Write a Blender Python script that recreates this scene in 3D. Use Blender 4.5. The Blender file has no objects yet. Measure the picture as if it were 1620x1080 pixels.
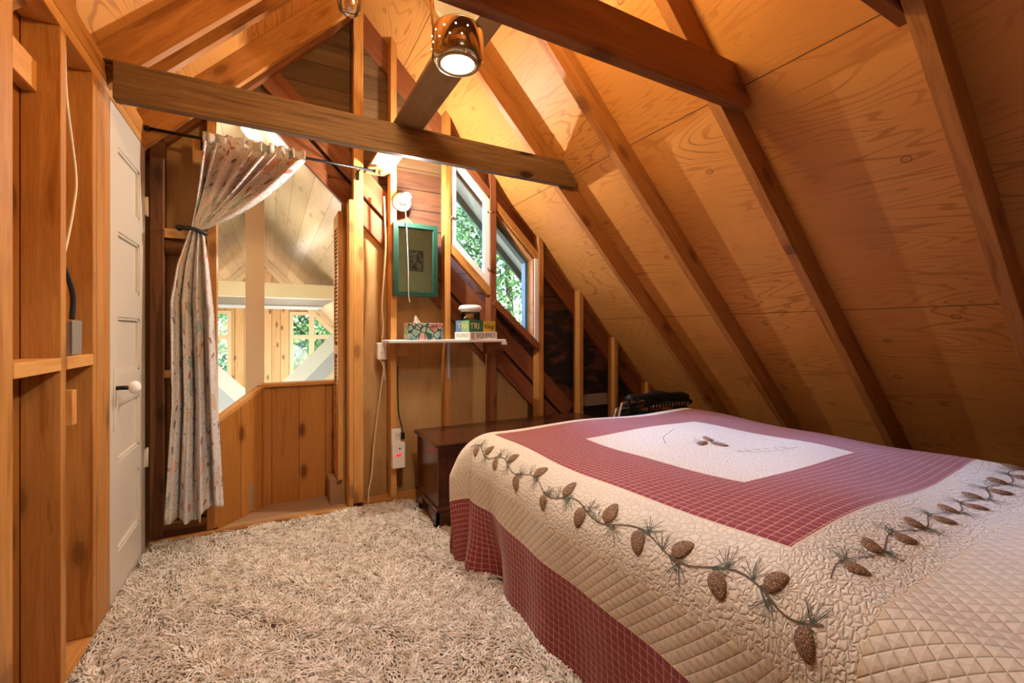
import bpy, bmesh, math, random
import numpy as np
from mathutils import Matrix, Vector
R = random.Random(7)
COL = bpy.context.scene.collection
V = Vector

# ------------------------------------------------------------------ nodes
class NT:
    def __init__(s, name):
        s.m = bpy.data.materials.new(name); s.m.use_nodes = True
        s.t = s.m.node_tree; s.b = s.t.nodes['Principled BSDF']; s.out = s.t.nodes['Material Output']
    def n(s, typ, **k):
        nd = s.t.nodes.new(typ)
        for a, v in k.items(): setattr(nd, a, v)
        return nd
    def l(s, a, b): s.t.links.new(a, b)
    def put(s, sock, v):
        if isinstance(v, (int, float)): sock.default_value = v
        elif isinstance(v, (tuple, list)):
            sock.default_value = tuple(v) + ((1,) if len(v) == 3 and len(sock.default_value) == 4 else ())
        else: s.l(v, sock)
    def math(s, op, a, b=0.0, c=0.0, clamp=False):
        nd = s.n('ShaderNodeMath', operation=op); nd.use_clamp = clamp
        for i, v in enumerate((a, b, c)):
            s.put(nd.inputs[i], v)
        return nd.outputs[0]
    def vmath(s, op, a, b=None):
        nd = s.n('ShaderNodeVectorMath', operation=op)
        s.put(nd.inputs[0], a)
        if b is not None: s.put(nd.inputs[1], b)
        return nd.outputs['Value'] if op in ('LENGTH', 'DOT_PRODUCT', 'DISTANCE') else nd.outputs[0]
    def mapping(s, vec, scale=(1, 1, 1), loc=(0, 0, 0)):
        nd = s.n('ShaderNodeMapping'); s.l(vec, nd.inputs[0])
        s.put(nd.inputs['Scale'], scale); s.put(nd.inputs['Location'], loc)
        return nd.outputs[0]
    def noise(s, vec, scale=5, detail=4, rough=.5, dist=0.):
        nd = s.n('ShaderNodeTexNoise'); s.l(vec, nd.inputs['Vector'])
        nd.inputs['Scale'].default_value = scale; nd.inputs['Detail'].default_value = detail
        nd.inputs['Roughness'].default_value = rough; nd.inputs['Distortion'].default_value = dist
        return nd.outputs['Fac']
    def voro(s, vec, scale=5, feature='F1', rnd=1.0, dim='3D'):
        nd = s.n('ShaderNodeTexVoronoi', feature=feature, voronoi_dimensions=dim); s.l(vec, nd.inputs['Vector'])
        nd.inputs['Scale'].default_value = scale; nd.inputs['Randomness'].default_value = rnd
        return nd
    def ramp(s, fac, stops, interp='LINEAR'):
        nd = s.n('ShaderNodeValToRGB'); nd.color_ramp.interpolation = interp
        e = nd.color_ramp.elements
        while len(e) < len(stops): e.new(.5)
        for i, (p, c) in enumerate(stops):
            e[i].position = p
            e[i].color = (c, c, c, 1) if isinstance(c, (int, float)) else tuple(c) + (1,)
        s.l(fac, nd.inputs[0]); return nd.outputs[0]
    def mix(s, fac, a, b, mode='MIX'):
        nd = s.n('ShaderNodeMix', data_type='RGBA', blend_type=mode)
        s.put(nd.inputs['Factor'], fac); s.put(nd.inputs['A'], a) if False else None
        for sock, v in ((nd.inputs[6], a), (nd.inputs[7], b)): s.put(sock, v)
        return nd.outputs[2]
    def step(s, a, lo, hi=None):
        r = s.math('GREATER_THAN', a, lo)
        if hi is not None: r = s.math('MULTIPLY', r, s.math('LESS_THAN', a, hi))
        return r
    def bump(s, h, strength=.3, dist=.01):
        nd = s.n('ShaderNodeBump'); s.put(nd.inputs['Height'], h)
        nd.inputs['Strength'].default_value = strength; nd.inputs['Distance'].default_value = dist
        s.l(nd.outputs[0], s.b.inputs['Normal'])
    def coords(s, rnd=True):
        tc = s.n('ShaderNodeTexCoord').outputs['Object']
        if rnd:
            oi = s.n('ShaderNodeObjectInfo').outputs['Random']
            tc = s.vmath('ADD', tc, s.vmath('MULTIPLY', s.comb(oi, oi, oi), (13.7, 7.3, 3.1)))
        return tc
    def comb(s, x, y, z=0.0):
        nd = s.n('ShaderNodeCombineXYZ')
        for i, v in enumerate((x, y, z)): s.put(nd.inputs[i], v)
        return nd.outputs[0]
    def sep(s, v):
        nd = s.n('ShaderNodeSeparateXYZ'); s.l(v, nd.inputs[0]); return nd.outputs
    def base(s, c, rough=.5, **k):
        s.put(s.b.inputs['Base Color'], c)
        s.put(s.b.inputs['Roughness'], rough)
        for a, v in k.items(): s.put(s.b.inputs[a.replace('_', ' ')], v)
        return s.m

def plain(name, c, rough=.5, metal=0., bump=None, **k):
    t = NT(name)
    nz = t.noise(t.coords(), 9, 3)
    t.base(t.mix(t.math('MULTIPLY', nz, .25), c, tuple(x * .75 for x in c)), rough, Metallic=metal, **k)
    if bump: t.bump(t.noise(t.coords(), bump[0], 3), bump[1], .002)
    return t.m

def wood(name, lt, dk, rough=.5, sx=1.0, sy=13., knots=.6, fib=.3, spec=.3, planks=None, var=.35, lw=.03):
    t = NT(name); c = t.coords()
    w = t.mapping(c, (sx, sy, sy))
    g = t.noise(w, 2.0, 6, .6, .5)
    g2 = t.noise(t.mapping(c, (3., 150., 150.)), 1., 3, .6)
    big = t.noise(t.mapping(c, (1, 3, 3)), 1.3, 2)
    f = t.ramp(g, [(.36, 0.), (.47, .75), (.52, .45), (.64, 1.)])
    col = t.mix(f, dk, lt)
    col = t.mix(t.math('MULTIPLY', t.math('SUBTRACT', 1., g2), fib), col, tuple(x * .55 for x in dk))
    col = t.mix(t.math('MULTIPLY', big, var), col, tuple(x * .6 for x in dk))
    if knots:
        vo = t.voro(t.mapping(c, (3.0, 7., 7.)), 1.0, dim='2D')
        rr = t.sep(vo.outputs['Color'])[0]
        kd = t.math('MULTIPLY', t.ramp(vo.outputs['Distance'], [(.06, 1.), (.12, .85), (.15, .35), (.27, 0.)]), t.step(rr, .66))
        col = t.mix(t.math('MULTIPLY', kd, knots), col, (dk[0] * .25, dk[1] * .2, dk[2] * .2))
    h = g2
    if planks:
        fr = t.math('FRACT', t.math('DIVIDE', t.sep(t.coords(False))[1], planks))
        idx = t.math('FLOOR', t.math('DIVIDE', t.sep(t.coords(False))[1], planks))
        wn = t.n('ShaderNodeTexWhiteNoise', noise_dimensions='1D'); t.l(idx, wn.inputs['W'])
        col = t.mix(t.math('MULTIPLY', wn.outputs[0], .45), col, tuple(x * .5 for x in dk))
        ln = t.math('MAXIMUM', t.math('LESS_THAN', fr, lw), t.math('GREATER_THAN', fr, 1 - lw))
        col = t.mix(t.math('MULTIPLY', ln, .85), col, tuple(x * .15 for x in dk))
        h = t.math('SUBTRACT', g2, t.math('MULTIPLY', ln, 3.))
    t.base(col, rough, Specular_IOR_Level=spec)
    t.bump(h, .25, .0015)
    return t.m

def plywood(name, lt, dk, line, rough=.42, seam=(1.22, 0.), n=26., spec=.5, patch=True):
    t = NT(name); c = t.coords(False)
    w = t.noise(t.mapping(c, (.5, 3.2, 3.2)), 1.3, 3, .45, .45)
    band = t.math('SINE', t.math('MULTIPLY', w, n * 6.283))
    g2 = t.noise(t.mapping(c, (4., 130., 130.)), 1., 3, .6)
    big = t.noise(c, 1.1, 3)
    f = t.ramp(band, [(0., 1.), (.55, 1.), (.93, 0.)])
    lnw = t.math('MULTIPLY', t.math('SUBTRACT', 1., f), t.ramp(t.noise(c, 2.3, 2), [(.38, .15), (.62, 1.)]))
    col = t.mix(t.ramp(big, [(.3, 0.), (.7, 1.)]), dk, lt)
    col = t.mix(t.math('MULTIPLY', lnw, .62), col, line)
    col = t.mix(t.math('MULTIPLY', g2, .35), col, dk)
    vo = t.voro(t.mapping(c, (1, 1.25, 0.0)), 2.4, dim='2D')
    d = vo.outputs['Distance']; rr = t.sep(vo.outputs['Color'])[0]
    ring = t.math('MULTIPLY', t.ramp(d, [(.0, .7), (.012, .15), (.028, .25), (.036, 1.), (.048, 0.)]), t.step(rr, .45))
    col = t.mix(t.math('MULTIPLY', ring, .8), col, tuple(x * .25 for x in line))
    if seam:
        y = t.sep(c)[1]
        fr = t.math('FRACT', t.math('DIVIDE', t.math('SUBTRACT', y, seam[1]), seam[0]))
        ln = t.math('MAXIMUM', t.math('LESS_THAN', fr, .0022), t.math('GREATER_THAN', fr, .9985))
        col = t.mix(t.math('MULTIPLY', ln, .85), col, (.03, .012, .004))
    t.base(col, rough, Specular_IOR_Level=spec)
    t.bump(t.math('SUBTRACT', g2, t.math('MULTIPLY', lnw, .5)), .2, .0012)
    return t.m

FIR = wood('fir_lumber', (.64, .31, .085), (.37, .14, .026), .5)
FIRB = wood('fir_rafter', (.52, .23, .06), (.28, .10, .02), .5)
FIRL = wood('light_fir', (.78, .42, .135), (.54, .24, .055), .5)
REDW = wood('red_brown_lumber', (.33, .115, .04), (.18, .055, .018), .6)
BEAM = wood('knotty_aged_beam', (.31, .175, .07), (.10, .048, .017), .6, sy=22, knots=1., fib=.6)
BEAM2 = wood('reddish_beam', (.40, .145, .04), (.22, .07, .016), .5, fib=.45)
ROUGHP = wood('rough_brown_post', (.30, .13, .045), (.15, .055, .018), .75, fib=.6)
PLYR = plywood('roof_plywood', (.66, .32, .085), (.46, .195, .045), (.24, .085, .016), seam=(1.22, .515), spec=.3, rough=.5)
PLYT = wood('tan_panelling', (.52, .30, .115), (.40, .21, .07), .55, sy=4, knots=0., fib=.35, var=.2)
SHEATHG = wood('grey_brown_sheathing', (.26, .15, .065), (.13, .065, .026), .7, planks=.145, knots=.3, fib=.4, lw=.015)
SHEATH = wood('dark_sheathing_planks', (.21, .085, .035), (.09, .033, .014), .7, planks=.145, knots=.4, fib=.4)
BACK = wood('orange_backing_boards', (.50, .20, .04), (.30, .10, .014), .5, sx=.7, sy=5, knots=.7)
CEIL = wood('pine_ceiling_boards', (.88, .68, .44), (.78, .54, .30), .3, lw=.012, planks=.17, knots=.5, fib=.1, spec=.6, var=.1)
PINE = wood('knotty_pine_boards', (.84, .55, .28), (.68, .38, .15), .45, planks=.16, knots=.9, fib=.1, var=.1)
PINEO = wood('orange_pine_panel', (.62, .28, .065), (.44, .165, .028), .4, planks=.165, knots=.9, fib=.2, lw=.012)
CREAMP = plain('cream_paint', (.80, .62, .40), .45)
WHITEP = plain('white_paint', (.78, .76, .72), .4)
GREYW = plain('pale_grey_paint', (.50, .50, .54), .4)
SOFF = plain('taupe_board', (.22, .165, .12), .6)
DOORP = plain('aged_white_door_paint', (.66, .61, .52), .35)
DOORG = plain('worn_grey_edge', (.42, .42, .41), .5)
MAHOG = wood('dark_mahogany', (.095, .030, .014), (.045, .014, .007), .16, sx=.8, sy=8, knots=0, fib=.2, spec=.7, var=.2)
BLACKM = plain('black_iron', (.012, .011, .012), .35, .6)
BRASS = plain('polished_brass', (.60, .52, .36), .12, 1.)
BRASSD = plain('old_brass', (.45, .33, .16), .35, 1.)
CHROME = plain('chrome', (.75, .75, .74), .12, 1.)
PLAST = plain('ivory_plastic', (.74, .68, .58), .35)
WPLAST = plain('white_plastic', (.82, .79, .74), .3)
PORC = plain('white_porcelain', (.85, .83, .80), .12)
CABLE = plain('beige_cable', (.62, .48, .31), .5)
BCABLE = plain('black_cable', (.015, .014, .014), .5)
WCORD = plain('white_string', (.8, .76, .66), .8)
STEEL = plain('galvanised_steel', (.45, .46, .47), .35, .8)
GREENF = plain('green_frame_paint', (.009, .045, .028), .35)
GREENE = plain('dark_green_exterior_paint', (.018, .065, .045), .6)
MAT = plain('sage_mat_board', (.40, .58, .46), .8)
BLACKF = plain('black_nylon', (.012, .013, .017), .55, bump=(60, .6))
RIBRED = plain('red_piping', (.45, .06, .04), .5)

def emission(name, c, st):
    t = NT(name); t.base(c, .5); t.b.inputs['Emission Color'].default_value = tuple(c) + (1,)
    t.b.inputs['Emission Strength'].default_value = st; return t.m
LED = emission('lit_lamp_lens', (1., .93, .85), 6.)
BULBM = emission('lit_bulb_glass', (1., .95, .85), 30.)
CLAMP = emission('lit_ceiling_diffuser', (1., .94, .84), 2.5)
REDLED = emission('red_indicator', (.9, .02, .03), 1.2)

def glassy(name, tint, gl=.12, rough=.02):
    t = NT(name)
    tr = t.n('ShaderNodeBsdfTransparent'); tr.inputs[0].default_value = tuple(tint) + (1,)
    g = t.n('ShaderNodeBsdfGlossy'); g.inputs['Roughness'].default_value = rough
    fr = t.n('ShaderNodeFresnel'); fr.inputs[0].default_value = 1.45
    mx = t.n('ShaderNodeMixShader')
    t.l(t.math('ADD', fr.outputs[0], gl - .04, clamp=True), mx.inputs[0]); t.l(tr.outputs[0], mx.inputs[1]); t.l(g.outputs[0], mx.inputs[2])
    t.l(mx.outputs[0], t.out.inputs[0]); return t.m
PANE = glassy('window_glass', (.93, .97, .95), .05)
JARG = glassy('jar_glass', (.97, .94, .85), .06)
CRYST = glassy('crystal_glass', (.86, .90, .97), .3)
SMOKEG = NT('amber_opal_glass')
SMOKEG.base((.9, .72, .36), .25, Subsurface_Weight=.0); SMOKEG.b.inputs['Emission Color'].default_value = (1., .72, .30, 1); SMOKEG.b.inputs['Emission Strength'].default_value = .35
SMOKEG = SMOKEG.m

# ------------------------------------------------------------------ mesh helpers
def link(name, me, mats, parent=None, M=None):
    o = bpy.data.objects.new(name, me); COL.objects.link(o)
    for m in (mats if isinstance(mats, (list, tuple)) else [mats]): me.materials.append(m)
    if M is not None: o.matrix_world = M
    if parent is not None:
        o.parent = parent; o.matrix_parent_inverse = (parent.matrix_basis if parent.data else Matrix.Translation(V(parent.location))).inverted()
        if M is not None: o.matrix_basis = M
    return o
def tag(o, label=None, cat=None, group=None, kind=None):
    if label: o['label'] = label
    if cat: o['category'] = cat
    if group: o['group'] = group
    if kind: o['kind'] = kind
    return o
def empty(name, loc, label, cat, group=None):
    o = bpy.data.objects.new(name, None); COL.objects.link(o); o.location = loc; o.empty_display_size = .05
    return tag(o, label, cat, group)
def pyd(vs, fs, smooth=False):
    me = bpy.data.meshes.new('m'); me.from_pydata([tuple(v) for v in vs], [], fs)
    bm = bmesh.new(); bm.from_mesh(me); bmesh.ops.recalc_face_normals(bm, faces=bm.faces); bm.to_mesh(me); bm.free()
    if smooth:
        for p in me.polygons: p.use_smooth = True
    return me
def frame(o, ax, ay):
    ax = V(ax).normalized(); ay = V(ay); ay = (ay - ax * ay.dot(ax)).normalized(); az = ax.cross(ay)
    M = Matrix((ax, ay, az)).transposed().to_4x4(); M.translation = V(o); return M
def prism(name, o, ax, ay, poly, depth, mat, parent=None, bev=.0015):
    """polygon in the (ax, ay) plane, pushed depth along ax x ay; grain runs along ax"""
    M = frame(o, ax, ay)
    n = len(poly); vs = [(x, y, 0) for x, y in poly] + [(x, y, depth) for x, y in poly]
    fs = [list(range(n)), list(range(n, 2 * n))] + [[i, (i + 1) % n, n + (i + 1) % n, n + i] for i in range(n)]
    me = pyd(vs, fs)
    if bev:
        bm = bmesh.new(); bm.from_mesh(me)
        bmesh.ops.bevel(bm, geom=bm.edges[:], offset=bev, segments=1, affect='EDGES'); bm.to_mesh(me); bm.free()
    return link(name, me, mat, parent, M)
def board(name, a, b, w, th, wdir, mat, parent=None, bev=.0015):
    """lumber with centre line a-b, width w along wdir, thickness th across"""
    a, b = V(a), V(b); L = (b - a).length; M = frame(a, b - a, wdir)
    M2 = M @ Matrix.Translation((0, 0, -th / 2))
    poly = [(0, -w / 2), (L, -w / 2), (L, w / 2), (0, w / 2)]
    return prism(name, M2.translation, b - a, wdir, poly, th, mat, parent, bev)
def box(name, lo, hi, mat, grain=None, parent=None, bev=.0015):
    lo, hi = V(lo), V(hi); d = hi - lo
    g = grain if grain is not None else max(range(3), key=lambda i: d[i])
    ax = V((0, 0, 0)); ax[g] = 1; o2 = [i for i in range(3) if i != g]
    ay = V((0, 0, 0)); big = max(o2, key=lambda i: d[i]); ay[big] = 1; sm = [i for i in o2 if i != big][0]
    c = (lo + hi) / 2; az = ax.cross(ay)
    org = c - az * d[sm] / 2
    return prism(name, org, ax, ay, [(-d[g] / 2, -d[big] / 2), (d[g] / 2, -d[big] / 2), (d[g] / 2, d[big] / 2), (-d[g] / 2, d[big] / 2)], d[sm], mat, parent, bev)
def lathe(name, prof, at, mat, parent=None, axis=(0, 0, 1), seg=40, smooth=True, closed=False):
    a = V(axis).normalized(); u = a.orthogonal().normalized(); M = frame(at, u, a.cross(u))
    vs, fs = [], []; n = len(prof)
    for i in range(seg):
        t = 2 * math.pi * i / seg
        for r, z in prof: vs.append((r * math.cos(t), r * math.sin(t), z))
    for i in range(seg):
        j = (i + 1) % seg
        for k in range(n - 1 if not closed else n):
            k2 = (k + 1) % n
            fs.append([i * n + k, j * n + k, j * n + k2, i * n + k2])
    me = pyd(vs, fs); bm = bmesh.new(); bm.from_mesh(me)
    bmesh.ops.remove_doubles(bm, verts=bm.verts, dist=1e-5); bmesh.ops.recalc_face_normals(bm, faces=bm.faces); bm.to_mesh(me); bm.free()
    for p in me.polygons: p.use_smooth = smooth
    o = link(name, me, mat, parent, M)
    return o
def tube(name, pts, r, mat, parent=None, seg=8, spline=True):
    pts = [V(p) for p in pts]
    if spline and len(pts) > 2:
        q = []
        for i in range(len(pts) - 1):
            p0 = pts[max(i - 1, 0)]; p1 = pts[i]; p2 = pts[i + 1]; p3 = pts[min(i + 2, len(pts) - 1)]
            for k in range(6):
                t = k / 6
                q.append(.5 * ((2 * p1) + (p2 - p0) * t + (2 * p0 - 5 * p1 + 4 * p2 - p3) * t * t + (3 * p1 - p0 - 3 * p2 + p3) * t ** 3))
        pts = q + [pts[-1]]
    vs, fs = [], []; u = None
    for i, p in enumerate(pts):
        d = (pts[min(i + 1, len(pts) - 1)] - pts[max(i - 1, 0)]).normalized()
        if u is None: u = d.orthogonal().normalized()
        u = (u - d * u.dot(d)).normalized(); w = d.cross(u)
        rr = r(i / (len(pts) - 1)) if callable(r) else r
        for k in range(seg):
            a = 2 * math.pi * k / seg; vs.append(p + (u * math.cos(a) + w * math.sin(a)) * rr)
    for i in range(len(pts) - 1):
        for k in range(seg):
            fs.append([i * seg + k, i * seg + (k + 1) % seg, (i + 1) * seg + (k + 1) % seg, (i + 1) * seg + k])
    fs += [list(range(seg)), list(range((len(pts) - 1) * seg, len(pts) * seg))]
    return link(name, pyd(vs, fs, True), mat, parent)
def sphere(name, c, r, mat, parent=None, sc=(1, 1, 1)):
    bm = bmesh.new(); bmesh.ops.create_uvsphere(bm, u_segments=24, v_segments=14, radius=r)
    me = bpy.data.meshes.new('m'); bm.to_mesh(me); bm.free()
    for p in me.polygons: p.use_smooth = True
    return link(name, me, mat, parent, Matrix.Translation(V(c)) @ Matrix.Diagonal((sc[0], sc[1], sc[2], 1)))
def text(name, s, at, ax, ay, size, mat, parent, depth=.0006, width=None):
    cu = bpy.data.curves.new(name, 'FONT'); cu.body = s; cu.size = size; cu.align_x = 'CENTER'; cu.align_y = 'CENTER'; cu.extrude = depth
    cu.resolution_u = 3
    o = bpy.data.objects.new(name, cu); COL.objects.link(o)
    dg = bpy.context.evaluated_depsgraph_get(); me = bpy.data.meshes.new_from_object(o.evaluated_get(dg))
    bpy.data.objects.remove(o)
    if width:
        xs = [v.co.x for v in me.vertices]; k = width / (max(xs) - min(xs))
        for v in me.vertices: v.co.x *= k
    me.materials.clear()
    return link(name, me, mat, parent, frame(at, ax, ay))

# ------------------------------------------------------------------ room constants
RX, RZ, SL = .459, 3.385, 1.035           # ridge and roof slope
def deck(x): return RZ - SL * abs(x - RX)
LW = -.575                                # room face of the studs on the left
GY = 3.0                                  # room face of the gable studs
YB = -1.7
nR = V((SL, 0, 1)).normalized(); nL = V((-SL, 0, 1)).normalized()
dR = V((1, 0, -SL)).normalized(); dL = V((-1, 0, -SL)).normalized()
X = (1, 0, 0); Y = (0, 1, 0); Z = (0, 0, 1)

# ---- structure
S = lambda o: tag(o, kind='structure')
S(box('floor', (-.70, YB, -.06), (4.0, 3.14, 0), plain('tan_carpet', (.42, .28, .14), .95, bump=(220, .8)), bev=0))
LR = (3.95 - RX) / dR.x
S(prism('ceiling', (RX, YB, RZ), Y, dR, [(0, 0), (4.88, 0), (4.88, LR), (0, LR)], .018, PLYR, bev=0))
LL = (RX + .80) / -dL.x
S(prism('ceiling', (RX, YB, RZ), Y, dL, [(0, 0), (4.88, 0), (4.88, LL), (0, LL)], -.018, PLYR, bev=0))
for o in bpy.data.objects:
    if o.name.startswith('ceiling'):   # slab must lie above the deck plane
        zs = [(o.matrix_world @ v.co) for v in o.data.vertices]
        if sum((p.x - RX) * (SL if p.x > RX else -SL) + p.z - RZ for p in zs) < 0:
            n = nR if zs[2].x > RX else nL
            o.matrix_world = Matrix.Translation(n * .018) @ o.matrix_world
S(box('wall_left', (-.69, YB, 0), (-.667, 3.09, 2.18), BACK, grain=2, bev=0))
zb_ = 3.385
S(prism('wall_back', (0, YB, 0), X, Z, [(-.69, 0), (3.75, 0), (RX, RZ), (-.69, deck(-.69))], .03, PLYT, bev=0))

# gable sheathing (boards outside the studs) cut around windows and the stair opening
YS = 3.14
def gz(name, poly, mat, y=YS, th=.02, vertical=False):
    if vertical: o = prism(name, (0, y, 0), Z, X, [(z, x) for x, z in poly], th, mat, bev=0)
    else: o = prism(name, (0, y + th, 0), X, Z, poly, th, mat, bev=0)
    return S(o)
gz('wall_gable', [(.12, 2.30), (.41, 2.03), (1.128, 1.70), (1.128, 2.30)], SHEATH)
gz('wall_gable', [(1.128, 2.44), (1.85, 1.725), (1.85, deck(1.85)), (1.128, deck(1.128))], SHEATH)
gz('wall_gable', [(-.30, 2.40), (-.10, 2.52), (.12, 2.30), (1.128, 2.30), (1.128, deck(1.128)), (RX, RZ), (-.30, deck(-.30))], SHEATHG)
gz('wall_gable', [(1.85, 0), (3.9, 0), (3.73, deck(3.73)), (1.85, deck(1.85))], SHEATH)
gz('wall_gable', [(1.128, 1.30), (1.85, .60), (1.85, 1.11), (1.495, 1.41), (1.45, 1.49), (1.128, 1.81)], SHEATH)
gz('wall_gable', [(.41, 0), (1.85, 0), (1.85, .64), (1.128, 1.34), (1.128, 1.72), (.41, 2.05)], PLYT, vertical=True)
gz('wall_gable', [(-.70, 0), (-.30, 0), (-.30, 2.41), (-.70, 2.2)], PLYT, y=3.10, vertical=True)
# black water stain on the sheathing low on the right: darkened boards
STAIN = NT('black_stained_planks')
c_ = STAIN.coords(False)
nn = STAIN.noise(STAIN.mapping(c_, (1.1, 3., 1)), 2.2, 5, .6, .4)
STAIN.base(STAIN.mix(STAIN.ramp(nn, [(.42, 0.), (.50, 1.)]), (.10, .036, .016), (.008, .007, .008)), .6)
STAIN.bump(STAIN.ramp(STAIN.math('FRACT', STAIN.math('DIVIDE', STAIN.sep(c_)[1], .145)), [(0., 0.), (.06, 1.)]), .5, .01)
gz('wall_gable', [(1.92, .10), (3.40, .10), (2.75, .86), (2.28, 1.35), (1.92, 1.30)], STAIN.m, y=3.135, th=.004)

# ---- old roof boards crossing behind the studs
def dg(name, x0, z0, x1, z1, w, mat, y, label, cat='board', th=.04):
    o = board(name, (x0, y, z0), (x1, y, z1), w, th, (1, 0, 1), mat); return tag(o, label, cat)
k = 1 / math.sqrt(2)
dg('diagonal_brace', -.03, 2.735, 2.24, .475, .19 * k, REDW, 3.115, 'upper of two red-brown diagonal boards crossing the gable wall from left rafter to chest')
dg('diagonal_brace', .02, 2.475, 2.13, .375, .17 * k, REDW, 3.118, 'lower red-brown diagonal board edging the stair opening and the tan panelling')

# ---- gable rafters against the end wall
def rafter(y0, y1, v, x0, x1, mat, side=1, name='rafter'):
    """rafter under the deck between x0 and x1, vertical depth v"""
    s = 1 if side > 0 else -1
    d = dR if s > 0 else dL
    P = lambda x, dz: V((x, 0, deck(x) - dz))
    pts = [P(x0, 0.001), P(x1, 0.001), P(x1, v), P(x0, v)]
    o = V((x0, y0, deck(x0) - .001)); ax = d; ay = V((-SL * s, 0, -1)).normalized()
    poly = [((p - V((o.x, 0, o.z))).dot(ax), (p - V((o.x, 0, o.z))).dot(ay)) for p in pts]
    az = ax.cross(ay)
    dep = (y1 - y0) if az.y > 0 else -(y1 - y0)
    return prism(name, o, ax, ay, poly, dep, mat)
tag(rafter(3.095, 3.137, .20, RX, 3.7, REDW), 'red-brown end rafter under the right roof, lying against the gable wall', 'rafter')
tag(rafter(3.04, 3.09, .20, RX, -.66, REDW, -1), 'end rafter of the left roof lying against the gable wall', 'rafter')

# ---- right roof rafters
RL = ['right roof rafter nearest the windows, behind the end of the knotty tie beam',
      'second right roof rafter from the windows, coming down to the middle of the bed',
      'right roof rafter that carries the end of the reddish tie beam above the bed',
      'right roof rafter closest to the camera, coarse-grained with a knot, at the right']
for (y0, v, x1), lb, m in zip([(2.30, .165, 3.35), (1.755, .165, 3.35), (1.16, .165, 3.35), (.53, .165, 3.35)], RL, [FIRB] * 4):
    tag(rafter(y0, y0 + .045, v, RX, x1, m), lb, 'rafter', 'rafters of the right roof')
for y0 in (-.05, -.65, -1.25):
    S(rafter(y0, y0 + .045, .165, RX, 3.35, FIRB, name='trim_1'))
LLb = ['left roof rafter just behind the knotty tie beam, with a pale bottom edge', 'second left roof rafter doubled close beside the first behind the knotty tie beam',
       'wide knotted left roof rafter nearest the gable wall']
for (y0, v), lb in zip([(2.305, .19), (2.44, .19), (2.922, .20)], LLb):
    tag(rafter(y0, y0 + .042, v, RX, -.66, FIRB if y0 < 2.8 else FIR, -1), lb, 'rafter', 'rafters of the left roof')
for y0 in (1.755, 1.16, .53, -.05, -.65, -1.25):
    S(rafter(y0, y0 + .045, .165, RX, -.66, FIRB, -1, name='trim_1'))

# ---- tie beams
def tie(y0, y1, z0, z1, mat, label, xl=-.545, xr=None):
    # ends cut along the deck
    e = lambda z: RX + (RZ - z) / SL
    P = [(xl, z0), (min(xr or 9, e(z0)) - .06, z0), (e(z0) - .045 if not xr else xr, z0 + .03), (e(z1) - .004, z1), (RX * 2 - e(z1) + .004, z1), (xl, min(z1, RZ - SL * (RX - xl)) - .004)]
    o = prism('tie_beam', (0, y1, 0), X, Z, P, y1 - y0, mat, bev=.003)
    return tag(o, label, 'beam')
tie(2.255, 2.30, 2.06, 2.21, BEAM, 'dark knotty grey-brown tie beam spanning the attic in front of the curtain')
tie(1.108, 1.155, 2.05, 2.21, BEAM2, 'reddish-brown tie beam above the bed at the top of the photo')
tie(.58, .62, 2.07, 2.21, BEAM2, 'tie beam whose end just shows at the top right behind the closest rafter')
# board laid along on top of the ties
tag(box('catwalk_board', (.552, .5, 2.216), (.702, 3.09, 2.236), wood('grey_tan_board', (.42, .27, .12), (.30, .175, .07), .55, knots=.3)),
    'long plain board lying on the tie beams, running back behind the hanging lamp', 'board')

# ---- gable studs
def stud(xr, z0, z1, mat, label, w=.04, y0=GY, y1=3.09, flat=False):
    xl = xr - w
    if flat: P = [(z0, xl), (z0, xr), (z1, xr), (z1, xl)]
    else: P = [(z0, xl), (z0, xr), (min(z1, deck(xr) - .004), xr), (min(z1, deck(xl) - .004), xl)]
    return tag(prism('wall_stud', (0, y0, 0), Z, X, P, y1 - y0, mat), label, 'stud', 'studs of the gable wall')
stud(.525, .04, 9, FIRL, 'tall stud right of the stair opening that holds the curtain rod end', w=.06)
stud(.742, .04, 9, FIRL, 'gable stud beside the green picture with the cable running down it')
stud(1.128, .04, 9, FIR, 'gable stud between the green picture and the white casement')
stud(1.493, .04, 9, REDW, 'gable stud between the two slanted windows', w=.048)
stud(1.918, .04, 9, FIR, 'gable stud at the right edge of the fixed window', w=.045)
stud(2.316, .04, 9, FIR, 'tall lit gable stud in the dark boarded part right of the windows')
stud(2.70, .04, 9, FIR, 'gable stud above the left end of the black folding chair')
stud(3.10, .04, 9, FIR, 'shortest gable stud, tucked low under the roof at the far right')
stud(-.515, .04, 2.24, ROUGHP, 'rough dark corner post beside the white door hinges', w=.058)
stud(-.275, .04, 2.37, FIR, 'stud at the left edge of the stair opening behind the curtain', w=.045)
tag(box('stud_cap', (.435, 2.985, .0), (.462, 3.10, 2.0), FIRL), 'pale narrow jamb board lining the right side of the stair opening', 'jamb')
S(box('baseboard_gable', (.526, 2.99, 0), (3.3, 3.09, .038), FIR))
S(box('baseboard_gable', (-.572, 2.955, 0), (.43, 2.998, .035), FIR))
tag(box('blocking', (-.515, 3.0, .07), (-.32, 3.05, .11), ROUGHP), 'low rough crosspiece under the curtain hem', 'blocking')
tag(box('blocking', (-.515, 3.02, 1.665), (-.32, 3.06, 1.715), FIRL), 'pale crosspiece that holds the curtain tieback', 'blocking')
tag(tube('log_crosspiece', [(-.515, 3.05, 1.615), (-.32, 3.05, 1.61)], .043, ROUGHP, seg=16, spline=False), 'round dark log crosspiece just below the curtain tieback', 'log')
tag(box('blocking', (-.515, 3.02, .90), (-.32, 3.06, .94), FIRL), 'narrow crosspiece at knob height behind the curtain', 'blocking')
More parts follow.
